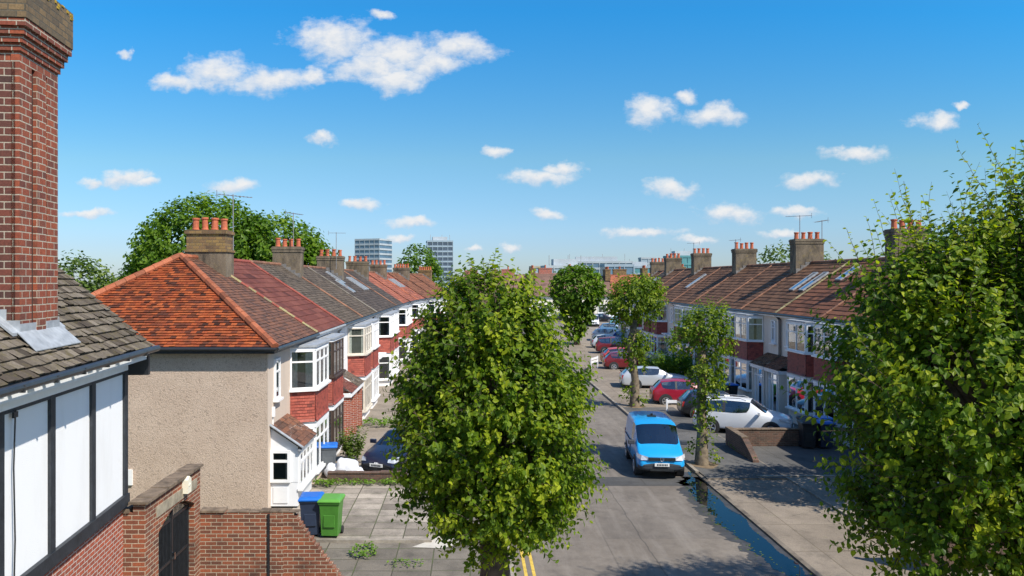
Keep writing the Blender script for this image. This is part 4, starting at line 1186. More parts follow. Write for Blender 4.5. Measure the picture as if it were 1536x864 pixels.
# glazed porch on the first house
b = Win(T1); zb = .2
b.add((.32,.02,.95),(0,1,0),(-1,0,0),.62,1.0,(),.66,fr=.09,curtain=.5,sill=False)
b.add((.34,.86,.75),(1,0,0),(0,1,0),2.1,1.12,(.25,.5,.75),.7,fr=.08,curtain=.2)
b.c.mi = 1; b.c.box(.345,2.42,.03,.85,.2,1.9)
b.build(h1, m['upvc'], 'porch_window')
b = MB(T1); b.box(.33,.40,-.0,.86,.2,.95); b.box(.33,.40,.0,.86,1.95,2.05); b.box(.32,.40,.64,.87,.95,1.95); b.box(.40,2.44,.80,.86,.2,.70); b.add([(.33,.0,2.05),(.33,.86,2.05),(.33,.0,2.62)],[(0,1,2)]); b.box(.305,.33,.10,.55,.30,.80)
b.build('porch_panel', m['door_white'], h1)
b = MB(T1); tiles(b,(.18,1.02,2.02),(2.55,1.02,2.02),(.18,.0,2.72),(2.55,.0,2.72),.17,.17,.02); b.mi = 1
b.obox((.16,.0,2.74),(.16,0,0),(0,1.04,-.71),(0,0,.03)); b.box(.2,2.5,.9,1.0,1.93,2.0)
b.build('porch_roof', [m['tile_brown'], m['lead']], h1, nrm=False)
b = MB(T1); b.box(-.06,-.0,-4.5,-4.12,.95,1.42); wb = b.build('vent_box', m['upvc'], h1)
b = MB(T1); b.box(.45,.57,.022,.10,2.95,3.25); b.box(.5,.54,.022,.06,2.4,2.95); b.build('meter_box', m['upvc'], h1)

house('L', X0, 30.2, 6.4, 'terraced house with smooth maroon tiled roof and dark brown bay frames', 'tile_maroon', 'white_render', frame='brown_frame', bay_far=False, gauge=.34, tw=.62, lift=.018, verge='ridge_maroon', verge_start='ridge_maroon', porch='lean', leaded=True, ridge='ridge_maroon', pipe=True, gut='gutter_grey')
house('L', X0, 36.6, 6.4, 'terraced house with lichened dark grey roof next to the maroon one', 'tile_grey', 'white_render', frame='cream_frame', bay_far=True, gauge=.19, tw=.2, stack=dict(mat='grey_render', u=6.3, z1=9.05), porch='lean', verge='ridge_brown', aer=dict(u=6.0,v=-3.4,z0=9.0,z1=10.9,boom=1.6,ang=.1), gut='gutter')
house('L', X0, 43.0, 6.5, 'terraced house with plain dark grey roof and white bay, beside the lichened roof', 'tile_grey', 'white_render', bay_far=False, gauge=.2, tw=.22, verge='ridge_grey', porch='canopy')
house('L', X0, 49.5, 6.5, 'dark roofed terraced house with two roof windows in front of its wide chimney', 'tile_slate', 'white_render', bay_far=True, gauge=.24, tw=.28, skylights=((.42,.42,.72,1.5),(.62,.62,.72,1.5)), stack=dict(mat='grey_render', wv=1.8, z1=8.95), porch='canopy', aer=dict(u=5.6,v=-3.2,z0=8.0,z1=10.6,boom=1.2,ang=.9))
house('L', X0, 56.0, 6.7, 'dark roofed terraced house with three roof windows high on its slope', 'tile_slate', 'white_render', bay_far=False, gauge=.24, tw=.28, skylights=((.40,.45,.55,1.7),(.54,.45,.55,1.7),(.68,.45,.55,1.7)), porch='canopy', verge='ridge_brown')
house('L', X0, 62.7, 6.7, 'dark slate roofed terraced house just before the red roofs', 'tile_slate', 'white_render', bay_far=True, gauge=.3, tw=.4, stack=dict(mat='grey_render', wv=1.9, z1=8.9), porch='canopy')
Y = 69.4
far = [('terraced house with plain red tiled roof, first red one after the dark slates','tile_red',None,()),
       ('red roofed terraced house with orange ridge tiles beside a grey chimney','tile_red',dict(mat='grey_render',z1=8.9,wv=1.7),()),
       ('red roofed terraced house with a row of four roof windows','tile_red',None,((.15,.45,.5,1.6),(.30,.45,.5,1.6),(.45,.45,.5,1.6),(.60,.45,.5,1.6))),
       ('rusty roofed terraced house with a wide chimney full of short pots','tile_rust',dict(mat='grey_render',z1=8.8,wv=1.9,pots=6),()),
       ('small far terraced house with brown roof, behind the tall tree by the road','tile_rust',None,()),
       ('far terraced house with rusty roof and last grey chimney before the road bends','tile_rust',dict(mat='brick_stock',z1=8.7,wv=1.8,pots=6),())]
for i, (lb, rf, stk, sky_) in enumerate(far):
    house('L', X0+bend(Y)*.98, Y, 6.6, lb, rf, 'white_render', bay_far=(i % 2 == 1), gauge=.36, tw=.6, stack=stk, skylights=sky_, rz=bang(Y), verge='ridge_orange' if i == 1 else None, group=LG)
    Y += 6.6

# ------------------------------------------------------------------ right-hand terrace
XR = 16.95
RR = dict(D=7.7, He=5.42, Hr=8.28, dz=.27, gauge=.34, tw=.45, lift=.028, wall='cream_render', hang='hang_dark', gut='gutter')
def rst(**k):
    d = dict(mat='grey_render', z1=9.65, wv=1.55, wu=.9, pots=4, v=-3.75); d.update(k); return d
rl = [
 (20.7,'cream terraced house end, mostly hidden behind the big tree on the right','tile_rust',True,None,(),None,None,'cream_render'),
 (26.2,'cream terraced house glimpsed through the leaves beside the white glazed porch','tile_rust',False,None,(),None,None,'white_render'),
 (31.7,'terraced house with reddish roof and a chimney half hidden by tree shoots','tile_rust',True,rst(),(),None,'glazed','cream_render'),
 (37.2,'cream terraced house with reddish roof between the leafy tree and two roof windows','tile_rust',False,None,((.62,.62,.62,1.3),),None,'lean','cream_render'),
 (42.7,'cream terraced house with paired roof windows below the largest grey chimney','tile_bigbrown',True,rst(z1=9.75,wv=1.7),((.10,.42,.60,1.75),(.34,.42,.60,1.75)),dict(u=5.3,v=-4.6,z0=8.6,z1=10.9,boom=1.8,ang=.0),'lean','cream_render'),
 (48.2,'terraced house with plain brown roof crossed by the big chimney\'s shadow','tile_bigbrown',False,None,(),None,'canopy','white_render'),
 (53.7,'brown roofed terraced house below the chimney with a stained pale shaft','tile_bigbrown',True,rst(z1=9.6),(),dict(u=5.2,v=-3.0,z0=8.6,z1=10.3,boom=1.2,ang=.1),'canopy','cream_render'),
 (59.2,'brown roofed terraced house with plain slope behind the pollarded tree','tile_bigbrown',False,None,(),None,'canopy','white_render'),
 (64.7,'brown roofed terraced house with one long roof window','tile_bigbrown',True,rst(z1=9.65),((.25,.40,.55,2.0),),dict(u=5.2,v=-3.0,z0=8.6,z1=10.6,boom=1.3,ang=.2),'canopy','cream_render'),
 (70.2,'dark brown roofed terraced house behind the round street tree crown','tile_bigbrown',False,None,(),None,None,'white_render'),
 (75.7,'far brown roofed terraced house with a chimney of four red pots','tile_bigbrown',True,rst(z1=9.55),(),None,None,'cream_render'),
 (81.2,'far terraced house with pale roof windows on a dark slope','tile_slate',False,None,((.3,.4,.6,1.6),(.6,.4,.6,1.6)),None,None,'white_render'),
 (86.7,'far terraced house under a small square chimney, near the end of the brown row','tile_bigbrown',True,rst(z1=9.4),(),None,None,'cream_render'),
]
for (Y, lb, rf, bf, stk, skl, ae, po, wl) in rl:
    kw = dict(RR); kw['wall'] = wl
    if Y > 69: kw['gauge'] = .5; kw['tw'] = 1.0
    house('R', XR+bend(Y+2), Y, 5.5, lb, rf, bay_far=bf, stack=stk, skylights=skl, aer=ae, porch=po, rz=bang(Y)*.9, verge='verge_lichen' if Y == 37.2 or Y == 42.7 and False else 'ridge_brown', group=RG, **kw)

h5 = [o for o in bpy.data.objects if o.get('label','').startswith('cream terraced house with paired roof')][0]
aerial(h5, lambda u_, v_, z_: (-v_, u_, z_), 5.2, -3.2, 8.4, 11.2, 1.5, .35)
# ------------------------------------------------------------------ terrace across the end of the street
for i in range(7):
    x = -2+i*7.4; y = 152
    lbs = ['far house with pinkish roof at the street end, behind the tall kerbside tree','pinkish brown roofed house facing down the street between two tree crowns','wide brown roofed house at the street end left of the round tree',
           'cross street house with brown roof behind the round tree crown','brick gabled far house with a pale dormer, right of the round tree','far brick house with red pots behind the pollarded tree','far brick house end with many pots beside the brown terrace']
    e = empty('cross_street_house', (x,y,0), 0, lbs[i], 'house', 'houses across the end of the street'); e['kind'] = 'thing'
    b = MB(); b.box(0,7.38,0,8,0,4.3); b.build('wall', m['brick_stock'] if i > 3 else m['cream_render'], e)
    b = MB(); hr = 8.2+.25*(i % 3)
    tiles(b,(0,-.4,4.2),(7.4,-.4,4.2),(0,4,hr),(7.4,4,hr),.4,.8,.03); b.mi = 1; b.quad((0,-.38,4.17),(7.4,-.38,4.17),(7.4,4,hr-.03),(0,4,hr-.03)); b.quad((0,8.4,4.2),(7.4,8.4,4.2),(7.4,4,hr),(0,4,hr)); b.add([(0.01,-.3,4.2),(0.01,4,hr-.05),(0.01,8.3,4.2),(7.39,-.3,4.2),(7.39,4,hr-.05),(7.39,8.3,4.2)],[(0,1,2),(3,4,5)])
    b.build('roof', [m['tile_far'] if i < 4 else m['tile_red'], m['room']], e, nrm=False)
    T0 = lambda u_, v_, z_: (u_, -v_, z_)
    w = Win(T0); w.add((.8,.0,1.0),(1,0,0),(0,1,0),2.2,1.6,(.33,.66),.7,curtain=.3); w.build(e, m['upvc']); w = Win(T0); w.add((4.6,.0,1.0),(1,0,0),(0,1,0),1.6,1.6,(.5,),.7,curtain=.3); w.build(e, m['upvc'])
    if i in (4,5):
        b = MB(); b.box(2.4,4.0,.9,3.2,5.2,6.4); d = b.build('dormer', m['lead'], e); w = Win(T0); w.add((2.5,-.9,5.35),(1,0,0),(0,1,0),1.4,.95,(.5,),curtain=0); w.build(d, m['upvc'])
    chimney(e, T0, 7.0, -4.0, 1.0, 3.0 if i % 2 else 2.2, hr-1, hr+1.25, m['brick_stock'], 8 if i % 2 else 6, pot_h=1.1)
    chimney(e, T0, 2.2, -4.3, 2.6, .9, hr-1, hr+1.05, m['brick_red'] if i < 3 else m['brick_stock'], 3, pot_h=1.2)

# ------------------------------------------------------------------ skyline
def tower(name, label, x, y, w_, d_, h_, fm, bm_, floors, rz, plant=True, vert=0):
    e = empty(name, (x,y,0), rz, label, 'tower block' if h_ > 22 else 'building'); e['kind'] = 'thing'
    b = MB(); b.box(-w_/2,w_/2,-d_/2,d_/2,0,h_); b.build('glazing', fm, e)
    b = MB(); fh = h_/floors
    for i in range(floors+1):
        b.box(-w_/2-.25,w_/2+.25,-d_/2-.25,d_/2+.25,i*fh-.55,i*fh+.55)
    nb = max(2, int(w_/3.2))
    for i in range(nb+1):
        xx = -w_/2+w_*i/nb; ww = .16
        b.box(xx-ww,xx+ww,-d_/2-.32,-d_/2-.26,.0,h_)
    b.build('facade_grid', bm_, e)
    if plant:
        b = MB(); b.box(-w_*.28,w_*.30,-d_*.25,d_*.25,h_+.56,h_+3.0); b.build('plant_room', m['sky_white'], e)
        for xx in (-w_*.36,w_*.1,w_*.41): b = MB(); b.tube((xx,0,h_+.56),(xx,0,h_+4.5),.14,n=5); b.build('mast', m['gutter_grey'], e)
    return e
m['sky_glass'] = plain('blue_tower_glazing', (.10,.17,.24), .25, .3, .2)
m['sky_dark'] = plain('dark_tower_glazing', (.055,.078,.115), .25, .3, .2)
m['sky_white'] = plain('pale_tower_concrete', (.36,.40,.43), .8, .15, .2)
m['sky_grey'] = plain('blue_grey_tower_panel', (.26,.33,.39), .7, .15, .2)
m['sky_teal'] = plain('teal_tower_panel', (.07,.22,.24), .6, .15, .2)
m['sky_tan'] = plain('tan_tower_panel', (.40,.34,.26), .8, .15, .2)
tower('tower_block', 'pale blue glass office tower on the skyline, left of the dark tower', -59, 480, 17, 15, 32, m['sky_glass'], m['sky_white'], 11, R(-24), plant=False)
tower('tower_block', 'dark banded office tower with a white rooftop plant room on the skyline', -19.5, 500, 16, 14, 32.0, m['sky_dark'], m['sky_grey'], 10, R(6))
sk = [(846,300,16,12.4,'sky_grey','sky_white','low grey skyline block behind the round street tree'),(893,420,38,17,'sky_glass','sky_white','wide pale glass building with roof turrets on the skyline'),(925,330,12,13.5,'sky_glass','sky_grey','blue skyline block between the round tree and the chimney'),
      (958,430,14,14.5,'sky_teal','sky_grey','teal skyline block behind the far brick houses'),(970,520,9,22,'sky_grey','sky_white','narrow pale skyline tower left of the brown terrace'),(985,540,8,19,'sky_dark','sky_grey','thin dark skyline tower behind the red chimney pots'),
      (812,430,12,14.6,'sky_grey','sky_tan','small tan skyline block left of the round tree'),(745,400,12,12.5,'sky_grey','sky_white','low pale skyline block behind the tall tree'),(1022,420,16,20,'sky_teal','sky_teal','teal tower behind the terrace chimneys')]
for (px,Y,w_,h_,a,b_,lb) in sk:
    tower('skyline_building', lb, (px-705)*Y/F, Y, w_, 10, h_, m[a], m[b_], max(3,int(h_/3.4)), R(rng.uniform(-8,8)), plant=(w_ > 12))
# ------------------------------------------------------------------ vehicles
van = car('van', 7.12, 30.5, R(-95), m['p_van'], 'delivery_van', 'bright blue panel van parked facing the camera by the puddle', 'van', badge=True)
b = MB(); b.box(-.55,-.25,-.16,.16,1.845,1.90); b.tube((-.4,0,1.9),(-.4,0,1.97),.05,n=8); b.build('roof_beacon', m['black_paint'], van)
for s2 in (1,-1):
    b = MB(); b.box(-1.85,1.0,min(s2*.872,s2*.905),max(s2*.872,s2*.905),.44,.52); b.build('side_rubbing_strip', m['van_trim'], van)
b = MB()
for s2 in (1,-1):
    b.box(.0,.02,min(s2*.86,s2*.896),max(s2*.86,s2*.896),.55,1.05); b.box(-1.75,-.2,min(s2*.86,s2*.894),max(s2*.86,s2*.894),.985,1.0)
b.build('door_seam', m['trim'], van)
def plate_marks(root, x, pz, wy=.22):
    q = MB()
    for i in range(7):
        y = -wy+.05+i*(2*wy-.1)/6 - .012
        q.box(x, x+.004, y, y+.034, pz+.025, pz+.09)
        if i % 2: q.box(x+.004, x+.0055, y+.010, y+.024, pz+.04, pz+.075)
    q.build('plate_lettering', [m['black_paint']], root)
plate_marks(van, 2.272, .50)
nc = car('hatch', -2.6, 30.35, R(-113), m['p_navy'], 'parked_car', 'dark navy car nose-on behind the low wall and white sacks')
plate_marks(nc, 2.092, .44)
b = MB()
for i,(y) in enumerate((-.06,0,.06)): b.box(2.03,2.055,y-.022,y+.022,.545,.60)
b.build('badge', m['chrome'], nc)
car('hatch', 2.35, 25.7, R(-88), m['p_navy'], 'parked_car', 'dark blue car under the roadside tree, seen only between its leaves')
CG = 'cars parked in the front yards'
car('suv', 12.8, 36.9, R(-26), m['p_white'], 'parked_car', 'white SUV behind the low brick wall, nose towards the bay windows', group=CG, rails=True)
car('hatch', 13.05, 41.3, R(-4), m['p_black'], 'parked_car', 'small black car half hidden behind the white SUV and a tree trunk', group=CG)
car('hatch', 12.55, 45.6, R(-6), m['p_red'], 'parked_car', 'crimson hatchback with silver alloy wheels in front of the white estate', group=CG)
car('estate', 12.35, 52.4, R(-4), m['p_silver'], 'parked_car', 'silver white estate car behind the pollarded trunk', group=CG)
car('hatch', 12.8, 63.5, R(-3), m['p_dkred'], 'parked_car', 'dark red low car beside the white board fence', group=CG)
car('hatch', 13.3, 67.4, R(2), m['p_salmon'], 'parked_car', 'faded red car showing its roof behind the dark red low car', group=CG)
car('suv', 14.5, 77.0, R(-6), m['p_dkred'], 'parked_car', 'tall dark red car with its tail lamps towards the road', group=CG)
car('hatch', 14.9, 83.5, R(0), m['p_silver'], 'parked_car', 'silver hatchback just behind the tall dark red car', group=CG)
car('estate', 17.0, 94.5, R(-4), m['p_white'], 'parked_car', 'white roofed estate car in the middle of the far parked row', group=CG)
car('hatch', 18.3, 90.0, R(-15), m['p_blue'], 'parked_car', 'royal blue car with red lamps, deep in the far parked row', group=CG)
car('hatch', 19.4, 106.0, R(-4), m['p_steel'], 'parked_car', 'steel blue hatchback in the far parked row', group=CG)
car('hatch', 23.6, 104.0, R(-4), m['p_silver'], 'parked_car', 'small silver car right of the steel blue hatchback', group=CG)
car('hatch', 24.4, 126.0, R(-8), m['p_teal'], 'parked_car', 'pale teal hatchback where the road bends', group=CG)
car('van', 19.3, 123.0, R(-96), m['p_white'], 'parked_car', 'white car facing down the road near the street end', group=CG)
car('estate', 24.6, 140.0, R(-5), m['p_white'], 'parked_car', 'white estate car crossing the far street end', group=CG)
car('hatch', 23.0, 136.0, R(-20), m['p_black'], 'parked_car', 'dark car in front of the farthest white estate', group=CG)
car('hatch', 15.4, 139.0, R(170), m['p_black'], 'parked_car', 'dark car left of the round tree at the street end', group=CG)

# ------------------------------------------------------------------ bins
def bin_(x, y, rz, body, lid, label, z=.095, s=1.0, group='wheelie bins'):
    e = empty('wheelie_bin', (x,y,z), rz, label, 'bin', group); e['kind'] = 'thing'; e.scale = (s,s,s)
    def loft(mb, rows):
        pts = []
        for (w_, d0, d1, z_) in rows: pts += [(-w_,d0,z_),(w_,d0,z_),(w_,d1,z_),(-w_,d1,z_)]
        fs = [(3,2,1,0)]
        for k in range(len(rows)-1):
            for i in range(4): fs.append((k*4+i,k*4+(i+1)%4,k*4+4+(i+1)%4,k*4+4+i))
        k = len(rows)*4-4; fs.append((k,k+1,k+2,k+3)); mb.add(pts, fs)
    b = MB(); loft(b, [(.22,-.25,.22,.06),(.235,-.29,.25,.55),(.26,-.32,.30,.90),(.285,-.345,.32,.905),(.285,-.345,.32,.95)])
    b.box(-.15,.15,-.305,-.27,.30,.62)
    o = b.build('body', m[body], e); v = o.modifiers.new('b','BEVEL'); v.width = .02; v.segments = 2
    b = MB(); loft(b, [(.30,-.365,.34,.955),(.305,-.37,.345,.99),(.27,-.33,.31,1.035),(.20,-.25,.25,1.05)]); b.tube((-.24,.37,.97),(.24,.37,.97),.018,n=6); b.box(-.26,-.20,.34,.38,.94,.99); b.box(.20,.26,.34,.38,.94,.99)
    o = b.build('lid', m[lid], e); v = o.modifiers.new('b','BEVEL'); v.width = .015; v.segments = 2
    first = None
    for s2 in (1,-1):
        b = MB(); b.tube((s2*.20,.22,.10),(s2*.265,.22,.10),.10,n=14); b.build('wheel', m['tyre'], e)
    return e
bin_(-4.42, 21.85, R(4), 'bin_navy', 'bin_bluelid', 'navy wheelie bin with bright blue lid by the white porch', z=.135, s=1.06)
bin_(-3.84, 21.75, R(-3), 'bin_green', 'bin_greenlid', 'green wheelie bin beside the slabbed garden', z=.135, s=1.04)
bin_(-5.2, 28.9, R(8), 'bin_grey', 'bin_bluelid', 'grey wheelie bin with blue lid beside the white sacks', s=1.05)
bin_(14.35, 33.35, R(-6), 'bin_black', 'bin_black', 'black wheelie bin with a black lid beside the low brick wall', s=1.1)
bin_(15.05, 33.35, R(3), 'bin_navy', 'bin_bluelid', 'dark wheelie bin with blue lid, front one by the bay window', s=1.1)
bin_(14.75, 34.3, R(5), 'bin_black', 'bin_black', 'black lidded bin in the row behind, nearer the white SUV', s=1.1)
bin_(15.5, 34.3, R(-4), 'bin_navy', 'bin_bluelid', 'blue lidded bin in the row behind, against the bay window', s=1.1)
bin_(15.4, 46.2, R(10), 'bin_black', 'bin_bluelid', 'blue lidded dark bin under the far bay window, behind the white SUV')
bin_(14.7, 46.0, R(-10), 'bin_green', 'bin_greenlid', 'green bin under the far bay window, behind the white SUV')

# ------------------------------------------------------------------ small garden things
b = MB(); b.box(-5.0,-2.2,27.5,27.7,.05,.44)
for i in range(9): b.box(-5.0+i*.311,-5.0+i*.311+.300,27.47,27.73,.442,.485+rng.uniform(-.015,.015))
tag(b.build('garden_wall', m['brick_dark']), 'low dark mossy brick wall between slabbed garden and navy car', 'wall', kind='thing')
lw = empty('low_brick_wall', (11.05,30.6,.09), 0, 'low brick wall turning a corner in front of the white SUV', 'wall'); lw['kind'] = 'thing'
b = MB(); b.prism([(0,0,0),(0,3.3,0),(0,3.3,.74),(0,1.2,.70),(0,.3,.28),(0,0,.1)], (.23,0,0)); b.build('brickwork', m['brick_dark'], lw)
b = MB(); b.box(.235,3.5,3.07,3.30,0,.70); b.build('return_wall', m['brick_dark'], lw)
b = MB()
for i in range(5): b.box(-.02,.25,1.25+i*.41,1.25+i*.41+.40,.715+i*.008,.775+i*.008)
for i in range(8): b.box(.26+i*.4,.26+i*.4+.39,3.04,3.33,.702,.75)
b.build('coping', m['coping'], lw)
def sack(x, y, rx, ry, h_, label, seed):
    r = random.Random(seed); bm = bmesh.new(); bmesh.ops.create_icosphere(bm, subdivisions=3, radius=1.0)
    from mathutils import noise as nz
    for v in bm.verts:
        d = 1+.22*nz.noise(v.co*1.7+Vector((seed,0,0)))+.10*nz.noise(v.co*4+Vector((0,seed,0)))
        v.co = Vector((v.co.x*rx*d, v.co.y*ry*d, max(-.0, (v.co.z+.75)*h_*.57*d)))
    me = bpy.data.meshes.new('sack'); bm.to_mesh(me); bm.free(); me.materials.append(m['bag'])
    me.polygons.foreach_set('use_smooth', [True]*len(me.polygons))
    o = bpy.data.objects.new('rubbish_sack', me); COL.objects.link(o); o.location = (x,y,.095); tag(o, label, 'sack', 'white sacks by the low wall', 'thing')
sack(-4.45, 28.25, .46, .36, .72, 'large white rubbish sack lying against the low dark wall', 2)
sack(-4.95, 28.3, .30, .28, .50, 'small white rubbish sack beside the grey bin', 5)
sack(-4.05, 28.15, .25, .24, .46, 'small white rubbish sack in front of the navy car', 9)
# white board fence and barrier among the parked cars
def barrier(x, y, L, h_, rz, label, boards=True):
    e = empty('barrier_rail', (x,y,.095), rz, label, 'barrier'); e['kind'] = 'thing'
    for s2 in (0,1):
        b = MB(); b.box(s2*L-.04,s2*L+.04,-.04,.04,0,h_+.05); b.build('post', m['white_paint'], e)
    b = MB(); b.box(.04,L-.04,-.02,.02,h_-.16,h_)
    if boards: b.box(.04,L-.04,-.018,.018,h_-.42,h_-.24)
    b.build('rail', m['white_paint'], e)
barrier(10.7, 42.6, 2.1, .62, R(-4), 'low white rail in front of the crimson hatchback', False)
barrier(9.6, 62.2, 1.6, .95, R(62), 'small white board barrier on the far pavement', True)
b = MB(); b.box(10.35,11.1,53.1,53.9,.09,1.0); b.box(10.3,11.15,53.05,53.95,1.002,1.08); tag(b.build('brick_pier', m['brick_dark']), 'dark brick gate pier left of the silver estate car', 'pier', kind='thing')
# wooden fence, lower right
wf = empty('wooden_fence', (11.1,19.1,.09), R(4), 'weathered close-boarded wooden fence under the big tree', 'fence'); wf['kind'] = 'thing'
b = MB()
for i in range(34):
    x = i*.15; b.box(x,x+.142,rng.uniform(-.006,.006),.022,.02,1.72+rng.uniform(-.02,.02))
b.build('boards', m['wood_fence'], wf)
for i in range(3):
    b = MB(); b.box(i*2.4,i*2.4+.1,.03,.13,0,1.8); b.build('post', m['wood_fence'], wf)
b = MB(); b.box(-.02,5.1,-.012,.04,1.745,1.79); b.build('rail', m['wood_fence'], wf)

# ------------------------------------------------------------------ plants
def clump(name, label, loc, n_, rx, ry, h_, ll, mat, seed, stuff=False, cat='plant'):
    r = random.Random(seed); V, Fc, Rn = [], [], []
    for _ in range(n_):
        a = r.uniform(0,6.28); q_ = math.sqrt(r.random())
        p = Vector((math.cos(a)*rx*q_, math.sin(a)*ry*q_, r.uniform(0,.35)*h_))
        shoot(V, Fc, Rn, r, p, (Vector((r.uniform(-.5,.5),r.uniform(-.5,.5),1))).normalized(), r.uniform(.4,1)*h_*.8, ll, ll*.5, r.uniform(.2,.6))
    k = MB(); k.v = [tuple(v) for v in V]; k.f = Fc; k.m = [0]*len(Fc); k.r = Rn
    o = k.build(name, mat, None, uv=False, nrm=False, loc=loc)
    if stuff: o['kind'] = 'stuff'
    else: tag(o, label, cat, kind='thing')
    return o
clump('weeds', None, (-3.6,27.15,.13), 260, 1.9, .20, .20, .085, LEAF['weed'], 3, True)
clump('weeds', None, (-5.0,27.0,.13), 60, .4, .3, .3, .09, LEAF['weed'], 4, True)
clump('weeds', None, (-2.75,20.4,.09), 70, .35, .5, .20, .09, LEAF['weed'], 5, True)
clump('weeds', None, (-1.6,19.6,.09), 40, .5, .25, .12, .07, LEAF['weed'], 6, True)
clump('weeds', None, (-.6,22.0,.09), 40, .5, .12, .12, .07, LEAF['weed'], 7, True)
clump('weeds', None, (-4.0,38.5,.09), 120, 1.2, .8, .45, .14, LEAF['weed'], 8, True)
clump('weeds', None, (11.15,32.5,.09), 80, .15, 1.8, .22, .07, LEAF['weed'], 9, True)
clump('shrub', 'small leafy shrub growing by the white porch wall behind the sacks', (-4.65,30.9,.09), 90, .36, .36, 1.45, .13, LEAF['olive'], 12, cat='shrub')
clump('shrub', 'dark green hedge shrub behind the silver estate car', (15.2,57.5,.09), 260, 1.6, 1.4, 2.1, .22, LEAF['deep'], 13, cat='shrub')
clump('shrub', 'low green shrub beside the far dark red car', (14.4,60.0,.09), 150, 1.6, .8, 1.5, .2, LEAF['deep'], 14, cat='shrub')

def pit(x, y):
    b = MB(); pts = []
    for i in range(14):
        a = 2*math.pi*i/14; q_ = .62+rng.uniform(-.12,.12); pts.append((x+math.cos(a)*q_*.8+.1, y+math.sin(a)*q_, .103))
    b.add(pts, [tuple(range(14))]); b.build('tree_pit', m['earth'])['kind'] = 'structure'
pit(8.95,30.3); pit(9.3,44.3)

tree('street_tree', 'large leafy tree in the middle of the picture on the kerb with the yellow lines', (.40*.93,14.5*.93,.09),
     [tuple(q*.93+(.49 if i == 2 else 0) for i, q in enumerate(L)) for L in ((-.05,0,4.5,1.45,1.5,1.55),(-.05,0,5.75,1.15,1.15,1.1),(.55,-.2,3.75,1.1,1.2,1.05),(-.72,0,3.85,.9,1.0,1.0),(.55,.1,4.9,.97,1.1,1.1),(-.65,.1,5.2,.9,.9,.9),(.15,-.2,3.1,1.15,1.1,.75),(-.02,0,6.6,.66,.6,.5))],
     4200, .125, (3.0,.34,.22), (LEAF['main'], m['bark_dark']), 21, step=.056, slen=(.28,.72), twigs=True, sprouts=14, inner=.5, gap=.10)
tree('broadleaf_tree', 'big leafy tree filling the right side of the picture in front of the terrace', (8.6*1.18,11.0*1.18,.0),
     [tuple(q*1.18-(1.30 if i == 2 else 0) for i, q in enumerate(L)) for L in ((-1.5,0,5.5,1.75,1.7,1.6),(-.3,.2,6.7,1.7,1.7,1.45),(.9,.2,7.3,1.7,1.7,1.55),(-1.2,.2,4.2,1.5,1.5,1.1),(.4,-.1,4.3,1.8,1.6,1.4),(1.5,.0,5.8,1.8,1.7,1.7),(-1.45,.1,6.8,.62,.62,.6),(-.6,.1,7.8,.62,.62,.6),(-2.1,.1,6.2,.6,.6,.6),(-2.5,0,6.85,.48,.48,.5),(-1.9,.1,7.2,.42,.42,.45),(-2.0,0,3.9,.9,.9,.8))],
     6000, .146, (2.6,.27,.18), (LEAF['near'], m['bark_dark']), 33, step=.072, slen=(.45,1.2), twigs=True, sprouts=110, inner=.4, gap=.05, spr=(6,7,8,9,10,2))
tree('broadleaf_tree', 'shaded leafy tree behind the wooden fence, in front of the cream houses', (14.4,24.6,.0),
     [(0,0,4.6,2.3,2.0,2.1),(1.2,0,5.6,2.0,2.0,2.0),(-1.0,-.3,3.4,1.5,1.5,1.3),(.8,-.3,2.7,1.8,1.5,1.3)], 1300, .20, (2.6,.2,.13), (LEAF['near'], m['bark_dark']), 35, step=.10, slen=(.5,1.1), sprouts=12, inner=.4)
tree('street_tree', 'pollarded street tree with sprouting trunk beside the blue van', (8.95,30.3,.09),
     [(.1,0,5.1,.82,.8,.78),(-.75,0,4.7,.42,.42,.42),(.45,.1,5.6,.5,.5,.45),(.6,0,4.7,.5,.5,.4),(.1,-.1,3.3,.52,.5,.5),(.15,0,2.5,.42,.38,.42),(.05,-.05,1.9,.30,.30,.3),(.35,-.1,3.75,.55,.45,.45),(.30,0,1.55,.20,.2,.16),(-.2,-.1,1.25,.18,.18,.14),(.28,0,.75,.2,.2,.15),(-.25,-.1,.6,.2,.2,.15),(.3,.05,.15,.28,.25,.14)],
     800, .15, (4.3,.21,.18), (LEAF['street'], m['bark']), 41, step=.08, slen=(.28,.75), sprouts=26, inner=.35, up=.6, trunk_path=[(0,0,-.1),(.03,0,1.2),(-.02,.02,2.4),(.06,0,3.4),(.02,0,4.4)], limbs=False)
tree('street_tree', 'pollarded street tree with a round knob crown beside the silver estate car', (9.3,44.3,.09),
     [(.0,0,5.9,1.4,1.3,1.25),(.5,0,6.4,.9,.9,.7),(-.6,0,5.6,.8,.8,.7),(.0,0,3.35,.75,.65,.6),(.1,-.1,2.35,.40,.35,.4),(-.3,0,.75,.28,.25,.2),(.1,0,.2,.4,.3,.15)],
     1000, .20, (4.9,.23,.19), (LEAF['street'], m['bark']), 42, step=.10, slen=(.3,.8), sprouts=14, inner=.35, limbs=False)
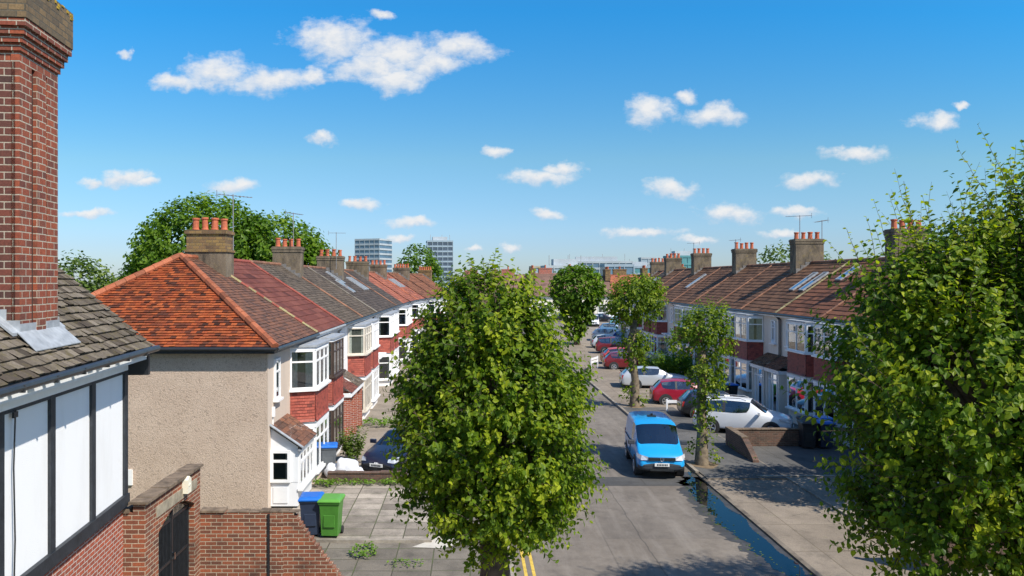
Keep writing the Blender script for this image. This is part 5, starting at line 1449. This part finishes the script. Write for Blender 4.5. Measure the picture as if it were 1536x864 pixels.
tree('street_tree', 'round topped street tree far along the pavement where the road bends', (11.9,87,.09),
     [(0,0,6.0,2.7,2.4,2.55),(0,0,3.2,1.5,1.3,1.2),(-.3,0,1.6,.8,.7,.7)], 1900, .46, (4.5,.3,.22), (LEAF['deep'], m['bark_dark']), 43, step=.2, slen=(.4,.7), inner=.62, limbs=False, gap=.45)
tree('broadleaf_tree', 'broad dense green tree rising behind the orange hipped roof', (-19.2,62,0),
     [(-1.5,0,8.0,5.4,5,5.2),(3.4,0,7.4,4.6,4.6,4.4),(-5.2,0,5.4,3.0,3,4.0),(6.2,0,6.4,2.6,3,3.4)], 7500, .40, (5,.5,.35), (LEAF['deep'], m['bark_dark']), 51, step=.20, slen=(.7,1.3), inner=.72, up=.25, limbs=False, gap=.30)
tree('broadleaf_tree', 'lower green tree between the red chimney stack and the broad dense tree', (-22.6,46,0),
     [(-.6,0,5.6,2.4,2.2,2.6),(2.2,0,4.8,2.0,2,2.3)], 1500, .30, (3.5,.25,.18), (LEAF['olive'], m['bark_dark']), 52, step=.2, slen=(.5,1.0), inner=.6, limbs=False)
tree('broadleaf_tree', 'dark green tree on the skyline between the two office towers', (-8.2,124,0),
     [(0,0,8.4,3.0,2.8,4.0),(1.6,0,7.0,2.2,2.2,3.2),(-1.8,0,6.6,2.0,2,2.8)], 900, .6, (5,.3,.2), (LEAF['deep'], m['bark_dark']), 53, step=.28, slen=(.7,1.2), inner=.6, limbs=False)
tree('broadleaf_tree', 'olive tree top showing over the brown roofs between two chimneys', (37,88,0),
     [(-1.5,0,8.0,3.0,2.8,3.0),(1.8,0,7.4,2.4,2.4,2.6)], 480, .45, (5,.3,.2), (LEAF['olive'], m['bark_dark']), 54, step=.25, slen=(.6,1.1), inner=.6, limbs=False)
tree('broadleaf_tree', 'small olive tree top behind the largest grey chimney', (41.5,96,0),
     [(0,0,7.8,2.4,2.4,2.6)], 220, .45, (5,.3,.2), (LEAF['olive'], m['bark_dark']), 55, step=.25, slen=(.6,1.1), inner=.6, limbs=False)
